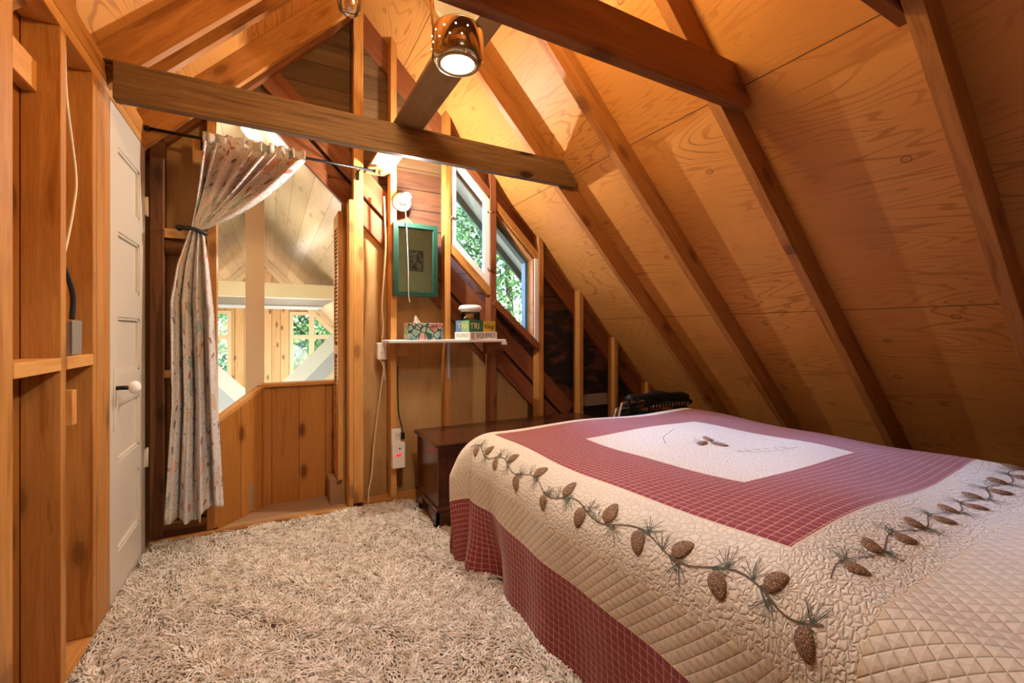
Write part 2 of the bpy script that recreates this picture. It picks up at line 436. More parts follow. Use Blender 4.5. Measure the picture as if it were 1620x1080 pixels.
tag(box('blocking', (-.38, 2.955, 2.08), (-.318, 2.998, 2.21), FIRL), 'small wood block screwed on behind the left curtain rod bracket', 'blocking')
tag(box('kick_board', (2.32, 3.095, .50), (2.66, 3.13, .60), plain('grey_weathered_board', (.30, .24, .19), .8)), 'grey weathered board low on the wall left of the black folding chair', 'board')

# ---- left wall framing
def lstud(y0, y1, label, mat=FIR, z1=2.10):
    return tag(box('wall_stud', (-.665, y0, .04), (LW, y1, z1), mat, grain=2), label, 'stud', 'studs of the left wall')
lstud(1.455, 1.498, 'leftmost stud of the left wall, cut by the photo edge')
lstud(1.50, 1.585, 'doubled wide stud second from the left photo edge')
lstud(1.875, 1.915, 'left wall stud between the two shelf-like blocks, with a cable behind it')
lstud(2.155, 2.19, 'left wall stud just before the door jamb')
for y0 in (1.05, .65, .25, -.15, -.6, -1.1): S(box('trim_2', (-.665, y0, .04), (LW, y0 + .04, 2.1), FIR, grain=2))
tag(box('door_jamb', (-.665, 2.195, 0), (LW, 2.345, 2.10), FIR, grain=2), 'plain wood jamb board next to the free edge of the white door', 'jamb')
S(box('trim_3', (-.665, YB, 2.10), (LW, 2.955, 2.14), FIRL))
S(box('trim_4', (-.665, YB, 2.142), (LW, 2.955, 2.225), FIR))
S(box('baseboard_left', (-.665, YB, 0), (LW, 2.345, .038), FIRL))
tag(box('blocking', (-.665, 1.585, 1.03), (LW + .002, 1.873, 1.07), FIRL), 'wider of the two shelf-like blocks between the left wall studs', 'blocking')
tag(box('blocking', (-.665, 1.917, 1.03), (LW + .002, 2.153, 1.07), FIRL), 'narrower shelf-like block right beside the metal box', 'blocking')
tag(box('blocking', (-.665, 1.585, 1.88), (-.628, 1.873, 1.97), FIRL), 'short block high in the leftmost bay', 'blocking')
tag(box('wood_cleat', (-.645, 2.05, .83), (-.60, 2.09, .95), FIRL), 'small wood cleat below the shelf-like block behind the stud', 'block')
S(box('trim_5', (-.66, 2.345, .0), (-.60, 2.92, .018), ROUGHP))

# ---- door
dr = tag(bpy.data.objects.new('door_1', None), kind='structure'); COL.objects.link(dr); dr.location = (-.578, 2.92, .02)
DY0, DY1, DZ0, DZ1 = 2.355, 2.915, .022, 2.095
pan = [(1.70, 1.94), (1.33, 1.58), (.965, 1.215), (.595, .845), (.21, .48)]
bm = bmesh.new()
def bx(bm, lo, hi):
    r = bmesh.ops.create_cube(bm, size=1); c = (V(lo) + V(hi)) / 2; d = V(hi) - V(lo)
    for v in r['verts']: v.co = V((v.co.x * d.x, v.co.y * d.y, v.co.z * d.z)) + c
xf, xb = -.576, -.611
bx(bm, (xb, DY0, DZ0), (xf, DY0 + .105, DZ1)); bx(bm, (xb, DY1 - .105, DZ0), (xf, DY1, DZ1))
zz = DZ0
for a, b in sorted(pan) + [(DZ1, DZ1)]:
    bx(bm, (xb, DY0 + .105, zz), (xf, DY1 - .105, a)); zz = b
me = bpy.data.meshes.new('m'); bm.to_mesh(me); bm.free(); link('door_frame', me, DOORP, dr)
for a, b in pan:
    p = box('door_panel', (xf - .022, DY0 + .105, a), (xf - .014, DY1 - .105, b), DOORP, parent=dr, bev=0)
    fr = []
    bm = bmesh.new(); y0, y1 = DY0 + .105, DY1 - .105
    for lo, hi in (((y0, a), (y1, a + .012)), ((y0, b - .012), (y1, b)), ((y0, a), (y0 + .012, b)), ((y1 - .012, a), (y1, b))):
        bx(bm, (xf - .014, lo[0], lo[1]), (xf - .004, hi[0], hi[1]))
    me = bpy.data.meshes.new('m'); bm.to_mesh(me); bm.free(); link('panel_moulding', me, DOORP, p)
box('door_edge', (xb + .002, DY0 - .003, DZ0), (xf - .003, DY0, DZ1), DOORG, parent=dr, bev=0)
lp = box('lock_plate', (xf, DY0 + .04, .74), (xf + .004, DY0 + .085, 1.0), DOORP, parent=dr)
kb = tube('door_knob', [(xf, DY0 + .063, .915), (xf + .05, DY0 + .063, .915)], .009, BLACKM, dr, spline=False)
o = sphere('knob_handle', (xf + .065, DY0 + .063, .915), .027, PORC, dr, (.8, 1, 1)); o['label'] = 'white porcelain knob'
box('strike_plate', (-.60, 2.343, .86), (-.575, 2.3452, .94), BRASSD, parent=dr)
for z in (.50, 1.80):
    h = box('hinge', (xf, DY1 - .012, z - .045), (xf + .006, DY1 + .022, z + .045), PLAST, parent=dr, bev=.001)
    tube('hinge_pin', [(xf + .008, DY1 + .005, z - .05), (xf + .008, DY1 + .005, z + .05)], .006, PLAST, h, spline=False)

# ---- metal junction box and cables on the left wall
jb = empty('junction_box', (-.6, 2.05, 1.07), 'grey metal electrical box standing on the block between left wall studs', 'electrical box')
box('box_body', (-.655, 2.015, 1.075), (-.592, 2.09, 1.185), STEEL, parent=jb)
box('cover_plate', (-.592, 2.011, 1.073), (-.588, 2.094, 1.19), STEEL, parent=jb)
tag(tube('electrical_cable', [(-.60, 1.985, 2.09), (-.60, 2.0, 1.93), (-.60, 2.08, 1.70), (-.60, 2.06, 1.58), (-.60, 2.0, 1.44), (-.60, 1.95, 1.36)], .004, WCORD), 'thin pale wire bowing out high behind the left wall stud', 'cable')
tag(tube('electrical_cable', [(-.615, 1.95, 1.42), (-.61, 2.01, 1.37), (-.605, 2.07, 1.28), (-.61, 2.08, 1.194)], .008, BCABLE), 'black cable running down into the metal electrical box', 'cable')

# ------------------------------------------------------------------ windows in the gable
def polyframe(name, outer, w, y0, y1, mat, parent=None):
    """a closed frame of width w inside polygon outer (x,z)"""
    n = len(outer); c = V((sum(p[0] for p in outer) / n, sum(p[1] for p in outer) / n)); P = [V(p) for p in outer]
    inn = []
    for i in range(n):
        a, b, d = P[i - 1], P[i], P[(i + 1) % n]
        def off(p, q):
            e = (q - p).normalized(); nn = V((-e.y, e.x))
            if nn.dot(c - p) < 0: nn = -nn
            return p + nn * w, e
        p1, e1 = off(a, b); p2, e2 = off(b, d)
        den = e1.x * e2.y - e1.y * e2.x; t = ((p2 - p1).x * e2.y - (p2 - p1).y * e2.x) / den
        inn.append(p1 + e1 * t)
    vs = [(p.x, y, p.y) for y in (y0, y1) for p in P] + [(p.x, y, p.y) for y in (y0, y1) for p in inn]
    fs = []
    for i in range(n):
        j = (i + 1) % n
        O0, O1, I0, I1 = i, n + i, 2 * n + i, 3 * n + i; o0, o1, i0, i1 = j, n + j, 2 * n + j, 3 * n + j
        fs += [[O0, o0, i0, I0], [O1, o1, i1, I1], [O0, o0, o1, O1], [I0, i0, i1, I1]]
    return link(name, pyd(vs, fs), mat, parent), [(p.x, p.y) for p in inn]
W1 = [(1.131, 1.80), (1.443, 1.492), (1.443, 2.147), (1.131, 2.459)]
w1 = tag(bpy.data.objects.new('window_1', None), kind='structure'); COL.objects.link(w1); w1.location = (1.29, 3.03, 1.5)
_, inn = polyframe('window_sash', W1, .042, 3.012, 3.05, WHITEP, w1)
prism('window_pane', (0, 3.034, 0), X, Z, inn, .004, PANE, w1, bev=0)
for (x, z) in ((1.133, 1.97), (1.437, 2.05), (1.437, 1.62)):
    q = box('window_latch', (x - .016, 3.0, z - .008), (x + .022, 3.011, z + .012), CHROME, parent=w1)
    sphere('latch_knob', (x, 2.995, z), .009, CHROME, q)
W2 = [(1.495, 1.395), (1.838, 1.09), (1.838, 1.727), (1.495, 2.07)]
w2 = tag(bpy.data.objects.new('window_2', None), kind='structure'); COL.objects.link(w2); w2.location = (1.66, 3.06, 1.2)
_, inn = polyframe('window_frame', W2, .010, 3.02, 3.10, FIR, w2)
polyframe('outer_frame', [(1.505, 1.385), (1.832, 1.10), (1.832, 1.722), (1.505, 2.05)], .028, 3.10, 3.16, GREENE, w2)
prism('window_pane', (0, 3.082, 0), X, Z, inn, .004, PANE, w2, bev=0)
box('window_casing', (1.838, 3.005, 1.06), (1.871, 3.02, 1.735), WHITEP, parent=w2)
tag(board('window_sill_board', (1.12, 3.03, 1.77), (1.452, 3.03, 1.445), .055, .05, (1, 0, 1), FIR), 'slanted wood sill board under the white casement', 'sill')
tag(board('window_sill_board', (1.475, 3.02, 1.378), (1.87, 3.02, 1.03), .05, .06, (1, 0, 1), REDW), 'slanted dark sill board under the fixed window', 'sill')
tag(board('window_head_board', (1.17, 3.03, 2.47), (1.448, 3.03, 2.185), .05, .04, (1, 0, 1), REDW), 'slanted head board above the white casement', 'header')
tag(board('window_head_board', (1.485, 3.03, 2.125), (1.875, 3.03, 1.745), .05, .05, (1, 0, 1), FIR), 'slanted head board above the fixed window', 'header')

# ------------------------------------------------------------------ things on the gable wall
# light on the wall
lf = empty('wall_light', (.775, 2.99, 2.04), 'white porcelain lampholder with a bright bare bulb above the green picture', 'light')
lathe('lamp_base', [(0, 0), (.062, 0), (.064, .012), (.045, .03), (.026, .04), (.024, .055), (0, .055)], (.775, 3.0, 2.03), PORC, lf, axis=(0, -1, 0))
lathe('light_bulb', [(0, .0), (.013, .0), (.014, .02), (.026, .045), (.030, .062), (.026, .08), (.012, .092), (0, .094)], (.775, 2.945, 2.03), BULBM, lf, axis=(.05, -1, .1))
pl = bpy.data.lights.new('wall_bulb_light', 'POINT'); pl.energy = 46; pl.color = (1, .91, .81); pl.shadow_soft_size = .014
po = bpy.data.objects.new('wall_bulb_light', pl); COL.objects.link(po); po.location = (.785, 2.80, 2.03)
tube('pull_chain', [(.785, 2.955, 1.99), (.788, 2.93, 1.9), (.80, 2.925, 1.6), (.803, 2.925, 1.40), (.812, 2.925, 1.35)], .0022, WCORD, lf, seg=6)
# mounting block
tag(box('mounting_board', (.744, 3.003, 1.99), (.82, 3.03, 2.07), FIR), 'short board behind the bare bulb lampholder', 'board')
# framed picture
pc = empty('framed_picture', (.865, 2.985, 1.39), 'dark green framed print with sage mat hanging on the gable wall', 'picture')
PXY = [(.712, 1.392), (1.018, 1.392), (1.018, 1.888), (.712, 1.888)]
polyframe('picture_frame', PXY, .030, 2.962, 2.995, GREENF, pc)
o, inn = polyframe('frame_lip', [(.740, 1.42), (.990, 1.42), (.990, 1.86), (.740, 1.86)], .006, 2.970, 2.99, plain('pale_green_lip', (.03, .11, .075), .35), pc)
box('mat_board', (.742, 2.982, 1.422), (.988, 2.988, 1.858), MAT, parent=pc, bev=0)
pm = NT('small_landscape_print'); cc = pm.coords(False)
pm.base(pm.mix(pm.ramp(pm.noise(cc, 30, 5), [(.4, 0.), (.6, 1.)]), (.03, .06, .07), (.25, .36, .40)), .5)
polyframe('mat_bevel', [(.822, 1.565), (.922, 1.565), (.922, 1.71), (.822, 1.71)], .007, 2.978, 2.984, plain('dark_mat_line', (.16, .24, .19), .7), pc)
box('print', (.829, 2.977, 1.572), (.915, 2.981, 1.703), pm.m, parent=pc, bev=0)
box('picture_glass', (.746, 2.972, 1.426), (.984, 2.974, 1.854), glassy('picture_glazing', (.97, .98, .97), .04), parent=pc, bev=0)
# shelf
sh = empty('wall_shelf', (1.05, 2.9, 1.04), 'white painted shelf on a metal bracket along the gable wall', 'shelf')
box('shelf_board', (.640, 2.775, 1.080), (1.46, 2.998, 1.098), WHITEP, parent=sh, bev=.003)
box('shelf_nosing', (1.43, 2.768, 1.060), (1.464, 2.80, 1.079), WHITEP, parent=sh)
br = box('shelf_bracket', (1.098, 2.988, .82), (1.118, 2.998, 1.078), STEEL, parent=sh)
box('bracket_arm', (1.098, 2.80, 1.072), (1.118, 2.988, 1.079), STEEL, parent=br)
box('wood_bracket', (.745, 2.93, .99), (.80, 2.998, 1.079), FIR, parent=sh)
box('wood_bracket', (1.38, 2.93, .99), (1.52, 2.998, 1.072), REDW, parent=sh)
# tissue box
tb = empty('tissue_box', (.89, 2.87, 1.099), 'floral tissue box with a white tissue sticking out on the shelf', 'tissue box')
fm = NT('floral_card'); cc = fm.coords(False)
vo = fm.voro(cc, 22.); rr = fm.sep(vo.outputs['Color'])
petal = fm.ramp(rr[0], [(0., (.55, .08, .10)), (.3, (.65, .20, .22)), (.45, (.04, .30, .22)), (.65, (.10, .42, .12)), (.8, (.03, .22, .25)), (.95, (.6, .6, .5))], 'CONSTANT')
ed = fm.voro(cc, 22., 'DISTANCE_TO_EDGE')
fm.base(fm.mix(fm.step(ed.outputs[0], .07), (.02, .12, .12), fm.mix(fm.math('MULTIPLY', vo.outputs['Distance'], .8), petal, (.75, .8, .7))), .35)
box('carton', (.770, 2.815, 1.0985), (1.005, 2.925, 1.208), fm.m, parent=tb, bev=.002)
vs = []; fs = []
for i in range(7):
    for j in range(7):
        u_, v_ = i / 6 - .5, j / 6
        vs.append((.845 + u_ * .05 * (1 - .5 * v_) - .01 * v_, 2.87 + .012 * math.sin(9 * u_ + 3 * v_), 1.205 + v_ * .055 - abs(u_) * .03 * v_))
for i in range(6):
    for j in range(6): fs.append([i * 7 + j, (i + 1) * 7 + j, (i + 1) * 7 + j + 1, i * 7 + j + 1])
link('tissue', pyd(vs, fs, True), plain('tissue_paper', (.85, .83, .78), .9), tb)
# game boxes
def rbox(name, cx, cy, z0, w, d, h, rot, mat, parent):
    a = math.radians(rot); ax = V((math.cos(a), math.sin(a), 0)); ay = V((-math.sin(a), math.cos(a), 0))
    return prism(name, V((cx, cy, z0)), ax, ay, [(-w / 2, -d / 2), (w / 2, -d / 2), (w / 2, d / 2), (-w / 2, d / 2)], h, mat, parent, .001)
def face(cx, cy, w, d, rot, side, along=0.):
    a = math.radians(rot); ax = V((math.cos(a), math.sin(a), 0)); ay = V((-math.sin(a), math.cos(a), 0)); c = V((cx, cy, 0))
    if side == 'front': return c - ay * (d / 2 + .0004) + ax * along, ax
    return c - ax * (w / 2 + .0004) - ay * along, -ay
INK = plain('black_ink', (.02, .02, .02), .5); GOLDI = plain('gold_ink', (.72, .50, .16), .4); CREAMI = plain('cream_ink', (.75, .68, .45), .5)
rot = 12
q = empty('board_game_box', (1.265, 2.885, 1.099), 'flat white SEQUENCE game box at the bottom of the stack on the shelf', 'game box')
B = (1.275, 2.885, .235, .185)
rbox('carton', B[0], B[1], 1.0985, B[2], B[3], .052, rot, plain('white_card', (.80, .77, .72), .4), q)
p, ax = face(*B, rot, 'front', .02); text('lettering', 'SEQUENCE', p + V((0, 0, 1.1245)), ax, Z, .045, INK, q, width=.165)
p, ax = face(*B, rot, 'front', -.098); rb = box('logo_panel', p + V((-.012, -.001, 1.103)), p + V((.014, .004, 1.146)), plain('grey_card', (.40, .37, .34), .5), parent=q, bev=0)
p, ax = face(*B, rot, 'side', 0); text('lettering', 'SEQUENCE', p + V((0, 0, 1.1245)), ax, Z, .036, plain('grey_ink', (.25, .23, .21), .5), q, width=.15)
q = empty('board_game_box', (1.235, 2.90, 1.1505), 'green game box lettered TRI on top of the white box on the shelf', 'game box')
B = (1.226, 2.893, .115, .17)
rbox('carton', B[0], B[1], 1.1507, B[2], B[3], .080, rot, plain('green_card', (.03, .17, .07), .4), q)
p, ax = face(*B, rot, 'front', -.012); text('lettering', 'TRI', p + V((0, 0, 1.19)), ax, Z, .058, CREAMI, q, width=.078)
p, ax = face(*B, rot, 'side', 0)
prism('end_panel', p + V((0, 0, 1.152)), ax, Z, [(-.083, 0), (-.01, 0), (-.01, .077), (-.083, .077)], .0006, plain('blue_card', (.10, .22, .42), .4), q, 0)
prism('end_panel', p + V((0, 0, 1.152)), ax, Z, [(-.01, 0), (.083, 0), (.083, .077), (-.01, .077)], .0006, plain('pale_green_card', (.22, .42, .20), .4), q, 0)
text('lettering', 'TRI', p + ax * 0 + V((-.0012, -.0004, 1.19)), ax, Z, .05, GOLDI, q, width=.12)
q = empty('board_game_box', (1.36, 2.90, 1.1505), 'yellow Kings card game box standing right of the green box', 'game box')
B = (1.347, 2.866, .105, .08)
rbox('carton', B[0], B[1], 1.1507, B[2], B[3], .076, rot, plain('yellow_card', (.62, .45, .05), .4), q)
p, ax = face(*B, rot, 'front', 0); text('lettering', 'Kings', p + V((0, 0, 1.187)), ax, Z, .045, INK, q, width=.085)
# jar
jr = empty('glass_jar', (1.24, 2.90, 1.2307), 'squat glass jar with a domed white lid on top of the green box', 'jar')
lathe('jar_body', [(0, 0), (.066, 0), (.071, .006), (.071, .055), (.066, .060), (.060, .058), (.062, .01), (0, .007)], (1.235, 2.895, 1.2309), JARG, jr)
lathe('jar_contents', [(0, .009), (.0595, .009), (.0595, .046), (0, .05)], (1.235, 2.895, 1.2309), plain('brown_beads', (.62, .42, .20), .5, bump=(90, 1.)), jr)
lathe('jar_lid', [(.0, .0), (.070, .0), (.070, .012), (.082, .014), (.083, .026), (.072, .044), (.055, .048), (0, .049)], (1.235, 2.895, 1.292), WPLAST, jr)
# switch and cables
sw = empty('light_switch', (.645, 2.99, 1.04), 'ivory light switch surface box just under the left end of the shelf', 'switch')
box('switch_box', (.610, 2.965, .972), (.664, 3.03, 1.076), PLAST, parent=sw, bev=.004)
q = box('switch_plate', (.607, 2.958, .969), (.667, 2.965, 1.079), PLAST, parent=sw, bev=.002)
box('toggle', (.632, 2.944, 1.018), (.642, 2.958, 1.038), WPLAST, parent=sw)
tag(tube('electrical_cable', [(.655, 2.99, 2.05), (.66, 2.985, 1.9), (.665, 2.985, 1.72), (.652, 2.985, 1.5), (.640, 2.985, 1.32), (.648, 2.985, 1.18), (.640, 2.985, 1.105)], .006, plain('tan_cable', (.50, .30, .14), .5)), 'tan cable running down the gable stud into the light switch', 'cable')
tag(tube('electrical_cable', [(.622, 2.985, .982), (.645, 2.982, .94), (.652, 2.982, .90), (.640, 2.982, .82), (.615, 2.98, .64), (.59, 2.98, .42), (.575, 2.98, .22), (.555, 2.97, .13), (.548, 2.96, .045)], .005, CABLE), 'pale cord hanging in a slack curve from the switch to the floor', 'cable')
tag(tube('electrical_cable', [(.652, 2.984, .955), (.655, 2.98, .90), (.662, 2.98, .83)], .005, CABLE), 'short loop of pale cord ending just below the light switch', 'cable')
nl = empty('plug_in_detector', (.742, 2.97, .26), 'white plug-in alarm with a red display on the gable stud', 'detector')
box('wall_plate', (.706, 2.985, .395), (.775, 2.998, .50), WPLAST, parent=nl, bev=.002)
o = box('outlet_face', (.728, 2.980, .43), (.764, 2.985, .475), PLAST, parent=nl, bev=.001)
for dx in (-.007, .007): box('socket_slot', (.746 + dx - .0015, 2.979, .45), (.746 + dx + .0015, 2.981, .463), BLACKM, parent=o, bev=0)
bd = box('alarm_body', (.700, 2.935, .245), (.785, 2.985, .415), WPLAST, parent=nl, bev=.006)
box('red_display', (.722, 2.9335, .325), (.760, 2.936, .343), REDLED, parent=bd, bev=0)
box('sensor_dot', (.742, 2.9335, .372), (.752, 2.936, .382), BLACKM, parent=bd, bev=0)
box('black_plug', (.763, 2.955, .43), (.785, 2.985, .475), BLACKM, parent=nl, bev=.003)
tag(tube('electrical_cable', [(.772, 2.965, .477), (.765, 2.975, .53), (.752, 2.985, .60), (.748, 2.99, .70), (.745, 2.992, .92)], .005, BCABLE), 'black cord going up the stud from the plug-in alarm', 'cable')

# ------------------------------------------------------------------ curtain rod and curtain
RY = 2.895
rod = empty('curtain_rod', (0, RY, 2.18), 'thin black curtain rod with ball finials across the stair opening', 'curtain rod')
A, Bp = V((-.555, RY, 2.198)), V((.575, RY, 2.175))
tube('rod', [A, Bp], .0085, BLACKM, rod, spline=False)
for p, s in ((A, -1), (Bp, 1)):
    lathe('finial', [(0, 0), (.014, 0), (.015, .01), (.009, .014), (.019, .026), (.022, .038), (.016, .05), (0, .056)], p, BLACKM if s < 0 else BRASSD, rod, axis=(s, 0, 0), seg=20)
for x, z in ((-.335, 2.193), (.49, 2.177)):
    b_ = box('rod_bracket', (x - .008, 2.985 if x > 0 else 2.948, z - .045), (x + .008, 2.999 if x > 0 else 2.955, z + .02), BLACKM, parent=rod)
    tube('bracket_arm', [(x, RY, z), (x, 2.99 if x > 0 else 2.95, z)], .005, BLACKM, b_, spline=False)
cm = NT('leaf_print_cotton'); uv = cm.n('ShaderNodeUVMap').outputs[0]
col = cm.mix(cm.noise(uv, 6, 3), (.66, .64, .62), (.52, .50, .49))
for sc_, off_, pal, r0, asp, pr in ((8., 0., [(0., (.42, .12, .06)), (.35, (.10, .11, .16)), (.6, (.45, .20, .09)), (.8, (.28, .05, .05))], .20, 2.0, .35),
                               (5.5, 3.3, [(0., (.55, .42, .30)), (.3, (.30, .40, .38)), (.6, (.62, .45, .33)), (.8, (.42, .40, .36))], .30, 1.6, .3),
                               (12., 7.7, [(0., (.16, .17, .22)), (.5, (.42, .10, .07)), (.75, (.2, .3, .28))], .17, 2.3, .5),
                               (55., 1.1, [(0., (.20, .18, .18)), (.5, (.35, .28, .22))], .2, 1., .35)):
    w = cm.mapping(uv, (sc_, sc_, 0), (off_, off_ * 2, 0))
    vo = cm.voro(w, 1., dim='2D'); rc = cm.sep(vo.outputs['Color'])
    d = cm.vmath('SUBTRACT', w, vo.outputs['Position'])
    rt = cm.n('ShaderNodeVectorRotate', rotation_type='Z_AXIS'); cm.l(d, rt.inputs[0]); cm.l(cm.math('MULTIPLY', rc[1], 6.28), rt.inputs['Angle'])
    ln = cm.vmath('LENGTH', cm.vmath('MULTIPLY', rt.outputs[0], (1., asp, 0.)))
    msk = cm.math('MULTIPLY', cm.math('LESS_THAN', ln, r0), cm.step(rc[2], pr))
    col = cm.mix(cm.math('MULTIPLY', msk, .92), col, cm.ramp(rc[0], pal, 'CONSTANT'))
cm.base(col, .9); cm.bump(cm.noise(cm.mapping(uv, (400, 400, 1)), 1, 1), .1, .001)
cm.b.inputs['Sheen Weight'].default_value = .2
ct = empty('curtain', (-.36, 2.9, .15), 'cream leaf-print cotton curtain gathered to the left of the stair opening', 'curtain')
NU, NV = 121, 70
def grid_obj(name, f, nu, nv, su, sv, mat, parent):
    vs = [f(i / (nu - 1), j / (nv - 1)) for j in range(nv) for i in range(nu)]
    fs = [[j * nu + i, j * nu + i + 1, (j + 1) * nu + i + 1, (j + 1) * nu + i] for j in range(nv - 1) for i in range(nu - 1)]
    me = bpy.data.meshes.new('m'); me.from_pydata([tuple(v) for v in vs], [], fs)
    for p in me.polygons: p.use_smooth = True
    ul = me.uv_layers.new(name='UVMap')
    for lp in me.loops:
        vi = lp.vertex_index; ul.data[lp.index].uv = ((vi % nu) / (nu - 1) * su, (vi // nu) / (nv - 1) * sv)
    o = link(name, me, mat, parent)
    sm = o.modifiers.new('s', 'SOLIDIFY'); sm.thickness = .002
    return o
TIE = V((-.352, 2.885, 1.69))
def up(u, v):
    xt = -.325 + u * .50; zt = 2.198 - (xt + .555) * .0204
    fold = (math.sin(u * 2 * math.pi * 7.5 + 2.4 * math.sin(u * 9)) + .35 * math.sin(u * 47)) * (.75 + .45 * math.sin(u * 13 + 1))
    if v < .07:   # header ruffle and rod pocket
        q = v / .07; z = zt + .030 - q * .05 + .006 * math.sin(u * 60)
        return V((xt + .006 * math.sin(u * 75), RY - .027 + .010 * max(-1.3, min(1.3, fold)), z))
    q = (v - .07) / .93
    te = TIE + V(((u - .5) * .055, 0, (u - .5) * .02))
    s0 = V((xt, RY - .027, zt - .020))
    p = s0.lerp(te, q ** (1 + .12 * u))
    p.z -= math.sin(math.pi * q) * (.075 * u * u)          # sag of the swept-back edge
    p.x += math.sin(math.pi * q) * (-.03 * u + .012)
    amp = .012 + .022 * math.sin(math.pi * min(q * 1.2, 1)); amp *= (1 - .72 * q)
    p.y += -amp * fold - .02 * math.sin(math.pi * q)
    p.x += .004 * math.cos(u * 57) * (1 - q)
    return p
grid_obj('curtain_top', up, 181, 60, .95, .62, cm.m, ct)
def low(u, v):
    te = TIE + V(((u - .5) * .06, 0, (u - .5) * .01))
    # left and right edge profiles
    def L(v): return np.interp(v, [0, .12, .25, .6, 1], [-.382, -.435, -.462, -.452, -.488])
    def Rr(v): return np.interp(v, [0, .12, .3, .6, 1], [-.322, -.300, -.276, -.262, -.232])
    zb = .150 + (.045 if u > .62 else 0.) + .012 * math.sin(u * 9)
    z = TIE.z + (zb - TIE.z) * v
    x = float(L(v)) + (float(Rr(v)) - float(L(v))) * u
    fold = math.sin(u * 2 * math.pi * 3.5 + .8 * math.sin(v * 3)) + .35 * math.sin(u * 2 * math.pi * 8 + 2 * v)
    return V((x, TIE.y + .0 - (.012 + .026 * min(v * 2.2, 1)) * fold, z))
grid_obj('curtain_drop', low, 121, 90, .95, 1.55, cm.m, ct)
tbk = empty('curtain_tieback', (-.36, 2.9, 1.69), 'black tieback holding the curtain to the post', 'tieback')
pts = [V((TIE.x + .040 * math.cos(a), TIE.y + .030 * math.sin(a), TIE.z + .012 * math.cos(a) * -1)) for a in [i * 2 * math.pi / 14 for i in range(15)]]
tube('tie_band', pts, .011, BLACKF, tbk)
tube('tie_strap', [TIE + V((-.035, .01, .01)), (-.43, 2.95, 1.715), (-.445, 3.0, 1.712)], .011, BLACKF, tbk)
sphere('tie_knot', (-.435, 2.955, 1.714), .018, BLACKF, tbk, (1.3, 1, .8))

# ------------------------------------------------------------------ stair landing beyond the opening
def Ypanel(name, pts, mat, label=None, cat=None): pass
landing = S(box('floor', (-.70, 3.14, -.06), (.62, 3.40, .0), plain('brown_carpet', (.36, .20, .10), .95, bump=(240, .9)), bev=0))
tag(prism('half_wall', (0, 3.36, 0), Z, X, [(0, -.05), (0, .44), (.785, .44), (.785, -.05)], .04, PINEO, bev=0), 'orange knotty pine half wall at the back of the stair landing', 'half wall')
tag(box('ledge_board', (-.06, 3.335, .785), (.45, 3.425, .808), FIRL), 'flat pale wood cap on the pine half wall', 'cap rail')
tag(box('corner_post', (-.085, 3.33, 0), (-.045, 3.37, .80), FIR), 'slim wood corner post where the two pine half walls meet', 'post')
a0, b0 = V((-.30, 3.10, 0)), V((-.07, 3.35, 0)); dd = (b0 - a0); Lh = dd.length
tag(prism('half_wall', a0, Z, dd, [(-.0, 0), (-.0, Lh), (.775, Lh), (.60, 0)], -.03, PINEO, bev=0), 'orange pine half wall with a sloping top beside the curtain', 'half wall')
tag(board('handrail', a0 + V((-.01, -.01, .612)), b0 + V((.01, .01, .790)), .05, .025, dd.cross(V(Z)), FIRL), 'sloping pale wood cap rail on the half wall beside the curtain', 'handrail')
mb = box('metal_bracket', (-.13, 3.25, .02), (-.105, 3.262, .19), STEEL); tag(mb, 'small upright galvanised bracket at the foot of the sloping half wall', 'bracket')
tag(box('carpeted_step', (.34, 3.16, 0), (.42, 3.33, .16), plain('brown_step_carpet', (.36, .20, .10), .95, bump=(240, .9))), 'small carpeted block in the right corner of the landing', 'step')
# louvred shutter seen almost edge-on
ls = empty('louvred_shutter', (.40, 3.2, .2), 'pine louvred shutter folded back at the right of the stair opening', 'shutter')
y0, y1, z0, z1 = 3.115, 3.355, .17, 1.95
for lo, hi in (((y0, z0), (y0 + .045, z1)), ((y1 - .045, z0), (y1, z1))): box('shutter_stile', (.385, lo[0], lo[1]), (.415, hi[0], hi[1]), FIRL, grain=2, parent=ls)
for a, b in ((z0, z0 + .09), (z1 - .09, z1), (1.0, 1.06)): box('shutter_rail', (.385, y0 + .045, a), (.415, y1 - .045, b), FIRL, grain=1, parent=ls)
nsl = 60
sm_ = box('slat', (-.004, -.078, -.016), (.004, .078, .016), FIRL, grain=1, bev=0)
sm_me = sm_.data; mb0 = sm_.matrix_world.copy(); bpy.data.objects.remove(sm_)
for i in range(nsl):
    z = z0 + .10 + i * (z1 - z0 - .20) / (nsl - 1)
    if .985 < z < 1.075: continue
    o = bpy.data.objects.new('slat', sm_me); COL.objects.link(o); o.parent = ls; o.matrix_parent_inverse = Matrix.Translation(-V(ls.location))
    o.matrix_basis = Matrix.Translation((.40, (y0 + y1) / 2, z)) @ Matrix.Rotation(math.radians(35), 4, 'Y') @ mb0
tag(box('shutter_post', (.425, 3.16, 0), (.46, 3.42, 2.0), FIRL, grain=2), 'pale side board behind the louvred shutter', 'board')

